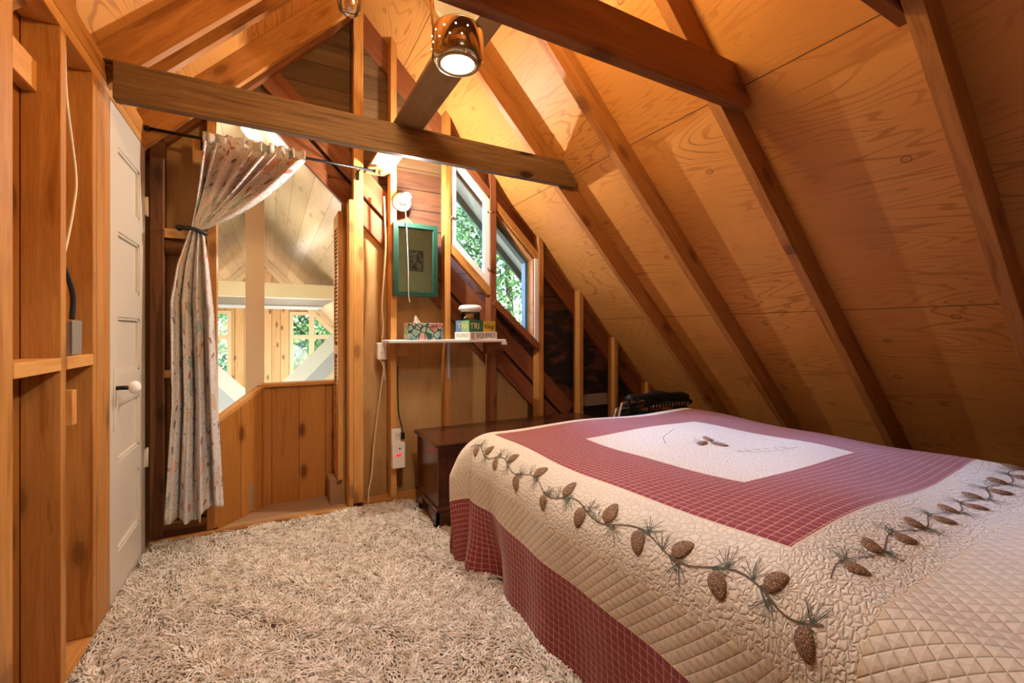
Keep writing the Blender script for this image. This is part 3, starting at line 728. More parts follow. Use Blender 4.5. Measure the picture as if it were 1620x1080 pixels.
# ------------------------------------------------------------------ big room seen through the opening
MX, MZ = -.20, 2.74      # ridge of its ceiling
FY = 10.3
msl = 1.05
nA = V((msl, 0, 1)).normalized()
dA = V((1, 0, -msl)).normalized(); dB = V((-1, 0, -msl)).normalized()
S(prism('ceiling', V((MX, 3.17, MZ)), Y, dA, [(0, 0), (FY - 3.17, 0), (FY - 3.17, 5.2), (0, 5.2)], -.02 if V(Y).cross(dA).z < 0 else .02, CEIL, bev=0))
S(prism('ceiling', V((MX, 3.17, MZ)), Y, dB, [(0, 0), (FY - 3.17, 0), (FY - 3.17, 5.2), (0, 5.2)], -.02 if V(Y).cross(dB).z < 0 else .02, CEIL, bev=0))
S(box('floor', (-4.6, 3.4, -2.55), (4.2, FY, -2.5), plain('lower_carpet', (.5, .42, .34), .9), bev=0))
def fpx(x, y, Yp):
    f = 700.; th = math.radians(28.5); s, c = math.sin(th), math.cos(th); u = (x - 810) / f; t = Yp / (c - u * s)
    return (t * (s + u * c), 1.15 + t * (525 - y) / f)
# far wall with two windows (positions of the openings on the wall plane)
R0, R1 = fpx(458, 610, FY), fpx(530, 498, FY)
L0, L1 = fpx(300, 592, FY), fpx(366, 494, FY)
wz0, wz1 = R0[1] - .15, R1[1] + .05
wy = lambda n, x0, x1, z0, z1: gz(n, [(x0, z0), (x1, z0), (x1, z1), (x0, z1)], PINE, y=FY, th=.03, vertical=True)
wy('wall_far', -4.5, L0[0], -2.5, 2.7); wy('wall_far', L1[0], R0[0], -2.5, 2.7); wy('wall_far', R1[0] + .35, 4.2, -2.5, 2.7)
wy('wall_far', L0[0], L1[0], -2.5, wz0); wy('wall_far', L0[0], L1[0], wz1, 2.7); wy('wall_far', R0[0], R1[0] + .35, -2.5, wz0); wy('wall_far', R0[0], R1[0] + .35, wz1, 2.7)
def farwin(nm, x0, x1, z0, z1, mx, mz):
    w = tag(bpy.data.objects.new(nm, None), kind='structure'); COL.objects.link(w); w.location = (x0, FY, z0)
    polyframe('window_frame', [(x0, z0), (x1, z0), (x1, z1), (x0, z1)], .07, FY - .03, FY + .03, CREAMP, w)
    for m in mx: box('muntin', (m - .05, FY - .02, z0), (m + .05, FY + .02, z1), CREAMP, parent=w)
    for m in mz: box('muntin', (x0, FY - .015, m - .045), (x1, FY + .015, m + .045), CREAMP, parent=w)
    box('window_pane', (x0, FY - .003, z0), (x1, FY + .003, z1), PANE, parent=w, bev=0)
mzz = fpx(480, 533, FY)[1]
farwin('window_4', R0[0], R1[0] + .35, wz0, wz1, [fpx(493, 530, FY)[0]], [mzz])
farwin('window_5', L0[0], L1[0], wz0, wz1, [], [fpx(350, 533, FY)[1]])
# trim along ceiling / far wall
for d_ in (dA, dB):
    a = V((MX, FY - .10, MZ)) + d_ * .0 - V((0, 0, .12)); S(board('trim_6', a, a + d_ * 4.6, .16, .16, nA if d_.x > 0 else V((-msl, 0, 1)), CEIL))
# cream tie beam with the taupe soffit behind it
BY = 6.0
pb0 = fpx(337, 467, BY)[1]; pt0 = fpx(337, 443, BY)[1]
tag(box('tie_beam', (-2.6, BY, pb0), (2.6, BY + .16, pt0), CREAMP), 'wide cream painted cross beam in the bright room beyond the opening', 'beam')
tag(box('loft_soffit', (-1.2, BY + .16, pb0), (.72, BY + 1.6, pb0 + .05), SOFF), 'taupe underside of the ledge behind the cream cross beam', 'soffit')
tag(box('loft_fascia', (-1.2, BY + 1.6, pb0 - .02), (.72, BY + 2.6, pb0 + .03), GREYW), 'pale grey edge board behind the taupe soffit', 'fascia')
pa, pc_ = fpx(388, 400, 3.44)[0], fpx(418, 400, 3.44)[0]
tag(box('painted_post', (pa, 3.44, -2.5), (pc_, 3.55, 2.08), CREAMP, grain=2), 'square cream painted post rising behind the pine half wall', 'post')
# white sloping boards (lower roof hips) left and right
for (p0, p1, lb) in (((425, 622), (545, 506), 'white sloping boards rising to the right beyond the half wall'), ((330, 560), (400, 622), 'white sloping boards falling to the right seen beside the curtain')):
    yy = 7.2; a, b = fpx(*p0, yy), fpx(*p1, yy); d = (V(b) - V(a)).normalized()
    q = empty('sloping_boards', (a[0], yy, a[1]), lb, 'roof boards')
    for kx, mt in ((0, WHITEP), (1, GREYW), (2, CREAMP), (3, WHITEP), (4, CREAMP)):
        n2 = V((d.y, 0, -d.x)) if True else None
        off = V((d.y, 0, -d.x)) * (.12 + kx * .20) if d.y > 0 else V((d.y, 0, -d.x)) * (.12 + kx * .20)
        if off.z > 0: off = -off
        board('sloping_board', V((a[0], yy + kx * .02, a[1])) + off, V((b[0], yy + kx * .02, b[1])) + off, .195, .04, off, mt, q)
# flush ceiling light
cl = empty('ceiling_light', (-.05, 3.75, 2.55), 'round white flush ceiling light just above the curtain top', 'ceiling light')
cp = None
f_ = 700.; th_ = math.radians(28.5); s_, c__ = math.sin(th_), math.cos(th_); u_ = (394 - 810) / f_; rx_, ry_, rz_ = s_ + u_ * c__, c__ - u_ * s_, (525 - 207) / f_
t_ = (MZ + msl * MX - 1.15 - .05) / (rz_ + msl * rx_); cp = V((t_ * rx_, t_ * ry_, 1.15 + t_ * rz_))
cl.location = cp
lathe('lamp_rim', [(.0, 0), (.10, 0), (.105, -.03), (.08, -.045), (.08, -.04), (0, -.04)], cp + nA * .045, WPLAST, cl, axis=nA)
lathe('diffuser', [(0, -.08), (.045, -.075), (.078, -.045), (0, -.04)], cp + nA * .045, CLAMP, cl, axis=nA)
for (loc, e, sz) in (((-.2, 5.2, .0), 42, .9), ((.3, 8.4, .3), 80, .6), ((-.15, 4.7, 1.75), 7, .04), ((-.2, 8.0, 1.9), 2.5, .1), (tuple(cp + V((.1, -.28, -.22))), 4, .03)):  # unseen fill points added to brighten the room beyond the opening
    l_ = bpy.data.lights.new('room_fill', 'POINT'); l_.energy = e; l_.color = (1, .93, .82); l_.shadow_soft_size = sz
    q = bpy.data.objects.new('room_fill', l_); COL.objects.link(q); q.location = loc

# ------------------------------------------------------------------ hanging lamp
HL = V((.487, 1.235, 0)); zt = 2.105
hl = empty('hanging_lamp', (HL.x, HL.y, 1.94), 'pierced brass drum lamp with lit lens hanging under an amber glass globe', 'lamp')
bs = lathe('lamp_drum', [(.050, 0), (.066, .003), (.076, .018), (.076, .094), (.070, .103), (.03, .106), (0, .106)], (HL.x, HL.y, 1.945), BRASS, hl, seg=64)
lathe('lamp_lens', [(0, .0), (.040, -.001), (.054, .004), (.054, .012), (0, .012)], (HL.x, HL.y, 1.945), LED, hl, seg=48)
lathe('lens_rim', [(.054, -.003), (.062, -.002), (.062, .004), (.052, .004)], (HL.x, HL.y, 1.945), BRASSD, hl, seg=48, closed=True)
for ring, z in ((0, .045), (1, .072)):
    for k in range(11):
        a = (k + .5 * ring) * 2 * math.pi / 14
        sphere('pierced_hole', (HL.x + .0758 * math.cos(a), HL.y + .0758 * math.sin(a), 1.945 + z), .0022, LED, bs)
lathe('lamp_stem', [(.0, 0), (.020, 0), (.020, .05), (0, .05)], (HL.x, HL.y, 2.048), BRASS, hl)
lathe('glass_globe', [(.022, 0), (.045, .006), (.068, .035), (.073, .07), (.060, .11), (.030, .135), (.0, .138)], (HL.x, HL.y, 2.075), SMOKEG, hl)
tube('hanging_strap', [(HL.x - .074, HL.y, 2.01), (HL.x - .080, HL.y, 2.09), (HL.x - .072, HL.y, 2.2), (HL.x - .01, HL.y, 2.42), (HL.x, HL.y, 3.36)], .004, BRASSD, hl)
tube('lamp_cord', [(HL.x, HL.y, 2.21), (HL.x, HL.y, 3.35)], .004, CABLE, hl, spline=False)
sp = bpy.data.lights.new('lamp_down_light', 'SPOT'); sp.energy = 36; sp.color = (1, .95, .88); sp.spot_size = math.radians(150); sp.spot_blend = .5; sp.shadow_soft_size = .03
so = bpy.data.objects.new('lamp_down_light', sp); COL.objects.link(so); so.location = (HL.x, HL.y, 1.925)
g_ = bpy.data.lights.new('globe_light', 'POINT'); g_.energy = 44; g_.color = (1, .66, .30); g_.shadow_soft_size = .08
go = bpy.data.objects.new('globe_light', g_); COL.objects.link(go); go.location = (HL.x + .02, HL.y, 2.33)
# clear glass teardrop at the top
tdp = V((.225, 1.78, 0))
gp = empty('glass_pendant', (.2, 1.9, 2.5), 'clear glass teardrop shade hanging at the top edge of the photo', 'pendant')
f2 = lambda x, y, Yp: fpx(x, y, Yp)
gx, gzz = fpx(553, 25, 1.75); gp.location = (gx, 1.75, gzz)
lathe('glass_shade', [(0, 0), (.022, .004), (.040, .022), (.046, .05), (.042, .09), (.032, .14), (.022, .18), (.02, .2)], (gx, 1.75, gzz), CRYST, gp)
lathe('lamp_socket', [(0, 0), (.014, 0), (.016, .05), (.0, .055)], (gx, 1.75, gzz + .15), CHROME, gp)
tube('pendant_cord', [(gx, 1.75, gzz + .2), (gx, 1.75, deck(gx) - .005)], .003, BCABLE, gp, spline=False)

# ------------------------------------------------------------------ chest
ch = empty('blanket_chest', (1.45, 2.66, 0), 'dark mahogany blanket chest on bracket feet behind the bed', 'chest')
cx0, cx1, cy0, cy1 = .838, 2.14, 2.455, 2.885
bd = box('chest_body', (cx0 + .012, cy0 + .012, .11), (cx1 - .012, cy1, .478), MAHOG, grain=0, parent=ch, bev=.003)
ld = box('chest_lid', (cx0 - .012, cy0 - .014, .480), (cx1 + .012, cy1 + .004, .506), MAHOG, grain=0, parent=ch, bev=.009)
mold = box('base_moulding', (cx0, cy0, .098), (cx1, cy1, .125), MAHOG, grain=0, parent=ch, bev=.006)
for i in range(3):
    x0 = cx0 + .07 + i * .40; polyframe('front_panel', [(x0, .16), (x0 + .35, .16), (x0 + .35, .44), (x0, .44)], .018, cy0 + .004, cy0 + .014, MAHOG, ch)
sc = [(0, 0), (.06, 0), (.075, .035), (.10, .055), (.13, .05), (.15, .072), (.15, .098), (0, .098)]
for (o_, ax_, dp) in ((V((cx0, cy0, 0)), V(Y), 1), (V((cx0, cy1, 0)), -V(Y), 1)):
    nrm = ax_.cross(V(Z)); prism('chest_foot', o_ if nrm.x > 0 else o_ + V((.018, 0, 0)), ax_, Z, sc, .018, MAHOG, ch)
for (o_, ax_) in ((V((cx0, cy0, 0)), V(X)), (V((cx1, cy0, 0)), -V(X))):
    nrm = ax_.cross(V(Z)); prism('chest_foot', o_ if nrm.y > 0 else o_ + V((0, .018, 0)), ax_, Z, sc, .018, MAHOG, ch)
box('chest_foot', (cx1 - .10, cy1 - .02, 0), (cx1, cy1, .098), MAHOG, parent=ch)

# ------------------------------------------------------------------ folded black chair behind the bed
fc = empty('folding_chair', (2.6, 2.55, .0), 'folded black camp chair with steel tube frame lying behind the bed', 'folding chair')
for dy, dz in ((0, 0), (.06, -.05)):
    tube('chair_tube', [(2.22, 2.44 + dy, .28), (2.20, 2.44 + dy, .50 + dz), (2.225, 2.44 + dy, .615 + dz), (2.27, 2.44 + dy, .635 + dz), (2.50, 2.44 + dy, .64 + dz)], .011, CHROME, fc)
for k, (x0, x1, z0, z1) in enumerate(((2.30, 2.95, .655, .66), (2.33, 3.02, .615, .61), (2.36, 3.0, .575, .56), (2.28, 2.7, .50, .52))):
    tube('fabric_roll', [(x0, 2.46 + .03 * k, z0), ((x0 + x1) / 2, 2.45 + .04 * k, (z0 + z1) / 2 + .012), (x1, 2.46 + .03 * k, z1 - .03)], lambda q: .026 + .008 * math.sin(q * 17), BLACKF, fc, seg=12)
for k in range(3):
    x = 2.28 + k * .09; tube('frame_strap', [(x, 2.425, .665), (x + .015, 2.42, .60), (x + .04, 2.43, .48)], .008, BLACKF if k % 2 else BLACKM, fc)
lc = tube('lacing_strip', [(2.48, 2.418, .585), (2.7, 2.41, .60), (2.9, 2.42, .59)], .012, BLACKF, fc)
for k in range(12):
    x = 2.50 + k * .034; tube('lace', [(x, 2.402, .575), (x + .008, 2.398, .605)], .0032, RIBRED if k % 2 else CHROME, lc, spline=False, seg=6)

# ------------------------------------------------------------------ bed
bed = empty('bed', (1.69, 1.05, 0), 'bed frame with mattress hidden under the pinecone quilt', 'bed')
box('mattress', (.98, -.02, .36), (2.40, 2.02, .60), plain('white_ticking', (.7, .68, .64), .9), parent=bed, bev=.04)
box('box_spring', (.99, -.01, .14), (2.39, 2.0, .355), plain('grey_ticking', (.5, .48, .45), .9), parent=bed, bev=.02)
for x in (1.02, 2.3):
    for y in (.06, 1.9): box('leg', (x, y, 0), (x + .06, y + .06, .139), BLACKM, parent=bed)
QX, QY, ZT, RR = 1.69, 1.295, .65, .14
SF, TF, TH = .69, .70, 1.33
def qpos(s, t):
    ds = max(0., abs(s) - SF); sg = 1 if s > 0 else -1
    dt = max(0., t - TF) if t > 0 else max(0., -t - TH); tg = 1 if t > 0 else -1
    bx_, by_ = QX + max(-SF, min(SF, s)), QY + max(-TH, min(TF, t))
    lump = .010 * math.sin(3.1 * s + 1) * math.cos(2.7 * t) + .006 * math.sin(7 * s + 4 * t) + .004 * math.sin(11 * t - 5 * s)
    if t < -.85: lump += .05 * (1 - math.cos(min(1., (-t - .85) / .3) * math.pi)) / 2 * max(0, math.sin(max(0, min(1, (s + .62) / 1.24)) * math.pi)) ** .5
    wv = max(0., min(1., -t / .68)); wv = wv * wv * (3 - 2 * wv) * (1 - .75 * max(0., min(1., (-t - .68) / .22)))
    lump += .045 * wv * max(0., min(1., (.5 - s) / 1.0)); by_ += (-.022 + .072 * max(-.75, min(.75, s))) * wv
    if ds == 0 and dt == 0: return V((bx_, by_, ZT + lump))
    p_ = 2.8; r = (ds ** p_ + dt ** p_) ** (1 / p_)
    ang = math.atan2(dt, ds) / (math.pi / 2)
    if t > 0: ang = ang ** 1.7
    ang *= math.pi / 2
    dx, dy = math.cos(ang) * sg, math.sin(ang) * tg
    a = r / RR
    if a < math.pi / 2: out, dn = RR * math.sin(a), RR * (1 - math.cos(a))
    else: out, dn = RR, RR + (r - RR * math.pi / 2)
    mx = ZT - .022
    ex = 0.
    if dn > mx: ex = dn - mx; dn = mx
    k = min(1., max(0., (dn - .10) / .5))
    al = t if ds > dt else s
    cor = math.exp(-((t - .72) / .16) ** 2) if ds > 0 else 0
    w = (.012 * math.sin(al * 9.2 + .6) + .007 * math.sin(al * 21 + 1)) * k - .0 * k
    w += (-.055 * math.exp(-((t - .50) / .07) ** 2) + .05 * math.exp(-((t - .64) / .07) ** 2) * k) * k * k if ds > 0 and sg < 0 else 0
    w += .012 * math.sin(math.pi * min(1, dn / .5)) * (1 if dn < .5 else 0)      # soft belly of the side
    cf = min(ds, dt) / max(ds, dt) if t > 0 else 0.
    w += .085 * min(1, cf * 2.2) * min(1, dn / .22)
    out += w + ex * 1.15
    z = ZT - dn + lump * max(0, 1 - dn / .42) + (.012 * math.sin(ex * 40) ** 2 if ex > 0 else 0)
    return V((bx_ + dx * out, by_ + dy * out, max(.014, z)))
qm = NT('pinecone_quilt_cotton'); uv = qm.n('ShaderNodeUVMap').outputs[0]
s0 = qm.sep(uv); ax_ = qm.math('ABSOLUTE', s0[0]); ay_ = qm.math('ABSOLUTE', s0[1])
dm = qm.math('MAXIMUM', qm.math('SUBTRACT', ax_, .72), qm.math('SUBTRACT', ay_, .68))
dc = qm.math('MAXIMUM', qm.math('SUBTRACT', ax_, .375), qm.math('SUBTRACT', ay_, .385))
CR, OC = (.74, .67, .54), (.60, .52, .40)
# plaid
def lines(co, per, w):
    fr = qm.math('FRACT', qm.math('DIVIDE', co, per)); return qm.math('LESS_THAN', fr, w)
nzr = qm.noise(qm.mapping(uv, (300, 300, 1)), 1., 2)
gr = qm.math('MAXIMUM', lines(s0[0], .024, .07), lines(s0[1], .024, .07))
brk = qm.step(qm.noise(qm.mapping(uv, (90, 90, 1)), 1., 1), .42)
redb = qm.mix(qm.math('MULTIPLY', nzr, .5), (.27, .032, .042), (.15, .012, .016))
redb = qm.mix(qm.math('MULTIPLY', qm.math('MAXIMUM', lines(s0[0], .012, .10), lines(s0[1], .012, .10)), .25), redb, (.10, .012, .01))
red = qm.mix(qm.math('MULTIPLY', gr, qm.math('ADD', .45, qm.math('MULTIPLY', brk, .4))), redb, (.78, .52, .34))
inred = qm.math('MAXIMUM', qm.math('MULTIPLY', qm.step(dc, 0.), qm.math('LESS_THAN', dm, 0.)), qm.step(qm.math('MAXIMUM', qm.math('SUBTRACT', ax_, .72), qm.math('MAXIMUM', qm.math('SUBTRACT', s0[1], .68), qm.math('SUBTRACT', qm.math('MULTIPLY', s0[1], -1.), .95))), .36))
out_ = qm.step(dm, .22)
nz1 = qm.noise(uv, 5, 3)
crc = qm.mix(qm.math('MULTIPLY', nz1, .3), CR, (.66, .58, .46))
# tone-on-tone pattern of the outer cream band
st = qm.voro(qm.mapping(uv, (7, 7, 1)), 1., dim='2D')
dv = qm.vmath('SUBTRACT', qm.mapping(uv, (7, 7, 0)), st.outputs['Position']); sv = qm.sep(dv)
angn = qm.math('ARCTAN2', sv[1], sv[0])
star = qm.math('GREATER_THAN', qm.math('SINE', qm.math('MULTIPLY', angn, 22.)), .35)
star = qm.math('MULTIPLY', star, qm.math('MULTIPLY', qm.math('LESS_THAN', st.outputs['Distance'], .42), out_))
crc = qm.mix(qm.math('MULTIPLY', star, .28), crc, (.42, .34, .25))
crc = qm.mix(qm.math('MULTIPLY', out_, .45), crc, (.50, .39, .25))  # outer band tinted tan: tone-on-tone cloth plus lamp falloff put into the colour
# quilting lines
ve = qm.voro(qm.vmath('ADD', qm.mapping(uv, (62, 62, 1)), qm.vmath('MULTIPLY', qm.comb(qm.noise(uv, 60, 1), qm.noise(uv, 73, 1)), (1.5, 1.5, 0))), 1., 'DISTANCE_TO_EDGE', dim='2D').outputs[0]
stip = qm.ramp(ve, [(0., 0.), (.12, .65), (.35, 1.)])
u45 = qm.math('ADD', s0[0], s0[1]); v45 = qm.math('SUBTRACT', s0[0], s0[1])
def tri(co, per):
    fr = qm.math('FRACT', qm.math('DIVIDE', co, per)); return qm.math('MINIMUM', fr, qm.math('SUBTRACT', 1., fr))
dia = qm.ramp(qm.math('MINIMUM', tri(u45, .034), tri(v45, .034)), [(0., 0.), (.1, .6), (.4, 1.)])
sq = qm.ramp(qm.math('MINIMUM', tri(s0[0], .024), tri(s0[1], .024)), [(0., 0.), (.25, 1.)])
quilt = qm.mix(out_, stip, dia)
h = qm.mix(inred, quilt, qm.math('ADD', .6, qm.math('MULTIPLY', qm.sep(sq)[0], .3)))
crc = qm.mix(qm.math('MULTIPLY', qm.math('SUBTRACT', 1., quilt), .22), crc, (.36, .28, .18))
# seams and cords
cord = qm.step(dm, .212, .230)
dm2 = qm.math('MAXIMUM', qm.math('SUBTRACT', ax_, .72), qm.math('MAXIMUM', qm.math('SUBTRACT', s0[1], .68), qm.math('SUBTRACT', qm.math('MULTIPLY', s0[1], -1.), .95)))
seam1 = qm.math('MAXIMUM', qm.step(dm, -.004, .003), qm.step(dm2, .354, .362))
seam2 = qm.step(dc, -.003, .003)
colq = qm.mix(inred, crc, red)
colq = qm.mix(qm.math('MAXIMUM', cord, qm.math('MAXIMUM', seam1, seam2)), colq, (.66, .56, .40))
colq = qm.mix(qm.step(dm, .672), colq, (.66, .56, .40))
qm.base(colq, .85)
hh = qm.math('ADD', qm.sep(h)[0], qm.math('MULTIPLY', qm.math('MAXIMUM', cord, seam1), 1.4))
qm.bump(hh, .6, .005); qm.b.inputs['Sheen Weight'].default_value = .25; qm.b.inputs['Sheen Roughness'].default_value = .35
ql = empty('quilt', (QX, QY, .02), 'red plaid and cream quilt with pinecone vines draped over the bed to the floor', 'quilt')
ss = np.arange(-1.40, 1.1001, .0125); ts = np.arange(-1.55, 1.4001, .0125)
vs = [qpos(s, t) for t in ts for s in ss]; ns, nt_ = len(ss), len(ts)
fs = [[j * ns + i, j * ns + i + 1, (j + 1) * ns + i + 1, (j + 1) * ns + i] for j in range(nt_ - 1) for i in range(ns - 1)]
me = bpy.data.meshes.new('m'); me.from_pydata([tuple(v) for v in vs], [], fs)
ul = me.uv_layers.new(name='UVMap'); uvs = np.empty((len(me.loops), 2)); li = np.empty(len(me.loops), dtype=np.int32); me.loops.foreach_get('vertex_index', li)
uvs[:, 0] = ss[li % ns]; uvs[:, 1] = ts[li // ns]; ul.data.foreach_set('uv', uvs.ravel())
me.polygons.foreach_set('use_smooth', [True] * len(me.polygons))
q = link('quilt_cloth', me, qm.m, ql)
# embroidered pine cones, twigs and needles following the cloth
def qn(s, t):
    e = .004; a = qpos(s + e, t) - qpos(s - e, t); b = qpos(s, t + e) - qpos(s, t - e); n = a.cross(b)
    return n.normalized() if n.length > 1e-9 else V(Z)
CONE = NT('pine_cone_thread'); cuv = CONE.coords(False)
cv_ = CONE.voro(cuv, 190., 'DISTANCE_TO_EDGE'); CONE.base(CONE.mix(CONE.ramp(cv_.outputs[0], [(.0, 0.), (.25, 1.)]), (.07, .03, .015), (.38, .23, .12)), .8); CONE.bump(cv_.outputs[0], .6, .003)
TWIG = plain('brown_thread', (.12, .075, .045), .8); NEED = plain('green_thread', (.055, .075, .045), .8)
def ribbon(pts, w, vs, fs):
    b = len(vs)
    for i, (s, t) in enumerate(pts):
        s1, t1 = pts[min(i + 1, len(pts) - 1)]; s2, t2 = pts[max(i - 1, 0)]
        dx, dy = s1 - s2, t1 - t2; L = math.hypot(dx, dy) or 1; nx, ny = -dy / L * w, dx / L * w
        for sg in (-1, 1):
            s_1, t_1 = s + nx * sg, t + ny * sg; vs.append(qpos(s_1, t_1) + qn(s_1, t_1) * .0022)
        if i: fs.append([b + 2 * i - 2, b + 2 * i - 1, b + 2 * i + 1, b + 2 * i])
tv, tf, nv_, nf = [], [], [], []
def needles(s, t, ang, n=9, ln=.05, spread=1.5):
    vs, fs = [], []
    for k in range(n):
        a = ang + (k / (n - 1) - .5) * spread + R.uniform(-.08, .08); l = ln * R.uniform(.7, 1.1); cv = R.uniform(-.3, .3)
        ribbon([(s + math.cos(a + cv * q) * l * q, t + math.sin(a + cv * q) * l * q) for q in (0, .35, .7, 1.)], .0006, vs, fs)
    link('needle_sprig', pyd(vs, fs), NEED, ql)
def cone(s, t, ang, L=.030, W=.019):
    vs, fs = [], []; nr, ns_ = 7, 14
    for i in range(nr + 1):
        f = i / nr * .5 * math.pi
        for j in range(ns_):
            a = 2 * math.pi * j / ns_; rr = math.sin(f)
            lx, ly = L * rr * math.cos(a), W * rr * math.sin(a) * (1 - .25 * math.cos(a))
            sx, sy = s + lx * math.cos(ang) - ly * math.sin(ang), t + lx * math.sin(ang) + ly * math.cos(ang)
            vs.append(qpos(sx, sy) + qn(sx, sy) * (.0015 + .006 * math.cos(f)))
    for i in range(nr):
        for j in range(ns_): fs.append([i * ns_ + j, i * ns_ + (j + 1) % ns_, (i + 1) * ns_ + (j + 1) % ns_, (i + 1) * ns_ + j])
    me = pyd(vs, fs, True); link('pine_cone_applique', me, CONE.m, ql)
def vine(fn, n, a0, side):
    """fn(q) -> (s,t) on the vine for q in 0..1"""
    tv, tf = [], []; pts = [fn(i / (n * 6)) for i in range(n * 6 + 1)]; ribbon(pts, .0016, tv, tf); tw = (tv, tf)
    for k in range(n):
        q_ = (k + .5) / n; s, t = fn(q_); s2, t2 = fn(q_ + .01); d = math.atan2(t2 - t, s2 - s); sg = 1 if k % 2 else -1
        a = d + sg * R.uniform(.9, 1.3)
        ribbon([(s, t), (s + math.cos(a) * .012, t + math.sin(a) * .012)], .0013, tv, tf)
        cone(s + math.cos(a) * .036, t + math.sin(a) * .036, a, R.uniform(.027, .031), R.uniform(.019, .023))
        needles(s, t, a - sg * 1.0, 10, .05, 1.3); needles(s + math.cos(d) * .03, t + math.sin(d) * .03, d - sg * 1.4, 9, .048, 1.8)
        if k % 2: needles(s - math.cos(d) * .02, t - math.sin(d) * .02, d + sg * 2.0, 8, .045, 1.4)
    link('twig_embroidery', pyd(tv, tf), TWIG, ql)
vine(lambda q: (-.83 + .016 * math.sin(q * 38), .74 - q * 1.56), 15, 0, 1)
vine(lambda q: (-.74 + q * 1.45, -.79 + .015 * math.sin(q * 36)), 12, 0, 1)
for (s, t, a) in ((-.02, .02, .2), (.05, .05, 1.1), (.03, -.03, -1.2)): cone(s, t, a, .036, .017)
needles(.02, .01, -.4, 9, .06, 1.6); needles(0, .03, 2.2, 8, .05, 1.6)
for pts_ in ([(.0, -.12), (.06, -.18), (.14, -.22), (.24, -.24)], [(-.16, .10), (-.10, .17), (-.05, .20), (.08, .26)]):
    tv, tf = [], []; ribbon(pts_, .0012, tv, tf); link('twig_embroidery', pyd(tv, tf), TWIG, ql)
for k in range(6): needles(.02 + k * .035, -.14 - k * .016, 1.6, 3, .03, .8)

# ------------------------------------------------------------------ shag rug
rg = empty('shag_rug', (.1, 1.4, 0), 'cream and beige shag rug covering the floor between door and bed', 'rug')
box('rug_backing', (-.572, -1.2, .001), (.83, 2.95, .012), plain('rug_base', (.38, .31, .23), 1.), parent=rg, bev=0)
rng = np.random.default_rng(5); N = 135000
px_ = rng.uniform(-.57, .87, N); py_ = rng.uniform(.25, 2.95, N)
m_ = ~((px_ > .80) & (py_ > 2.43)) ; px_, py_ = px_[m_], py_[m_]; N = len(px_)
th0 = 2.6 * np.sin(px_ * 5.3 + 2 * np.sin(py_ * 3.1)) + 1.9 * np.sin(py_ * 6.7 + 1.3 * np.sin(px_ * 8)) + .8 * np.sin(px_ * 31 + py_ * 23) + rng.normal(0, .75, N)
Ln = rng.uniform(.026, .056, N); hgt = rng.uniform(.010, .034, N); wd = rng.uniform(.0013, .0030, N)
dx, dy = np.cos(th0), np.sin(th0); nx, ny = -dy, dx
lv = [(0., 0., 1.), (.3, .85, 1.15), (.68, 1., .9), (1., .72, .25)]; curl = rng.normal(0, .35, N)
vv = np.empty((N, 8, 3))
for k, (a, h_, w_) in enumerate(lv):
    cxx = px_ + (dx * a + nx * curl * a * a) * Ln; cyy = py_ + (dy * a + ny * curl * a * a) * Ln; cz = .010 + h_ * hgt
    for sgn, j in ((-1, 0), (1, 1)):
        vv[:, 2 * k + j, 0] = cxx + nx * wd * w_ * sgn; vv[:, 2 * k + j, 1] = cyy + ny * wd * w_ * sgn; vv[:, 2 * k + j, 2] = cz
vv[:, :, 0] = np.clip(vv[:, :, 0], -.574, 9); vv[:, :, 1] = np.minimum(vv[:, :, 1], 2.954)
ff = np.array([[0, 1, 3, 2], [2, 3, 5, 4], [4, 5, 7, 6]])[None] + (np.arange(N) * 8)[:, None, None]
me = bpy.data.meshes.new('m'); me.vertices.add(N * 8); me.vertices.foreach_set('co', vv.ravel())
me.loops.add(N * 12); me.loops.foreach_set('vertex_index', ff.ravel().astype(np.int32))
me.polygons.add(N * 3); me.polygons.foreach_set('loop_start', np.arange(0, N * 12, 4, dtype=np.int32)); me.polygons.foreach_set('use_smooth', np.ones(N * 3, dtype=bool))
me.update(calc_edges=True)
rm = NT('shag_yarn'); cc = rm.coords(False)
rcol = rm.mix(rm.ramp(rm.noise(rm.mapping(cc, (1, 1, .3)), 26, 4, .7), [(.34, 0.), (.62, 1.)]), (.50, .40, .28), (.90, .86, .78))
rm.base(rcol, .8); rm.b.inputs['Sheen Weight'].default_value = .3
o = link('rug_pile', me, rm.m, rg); o['kind'] = 'stuff'

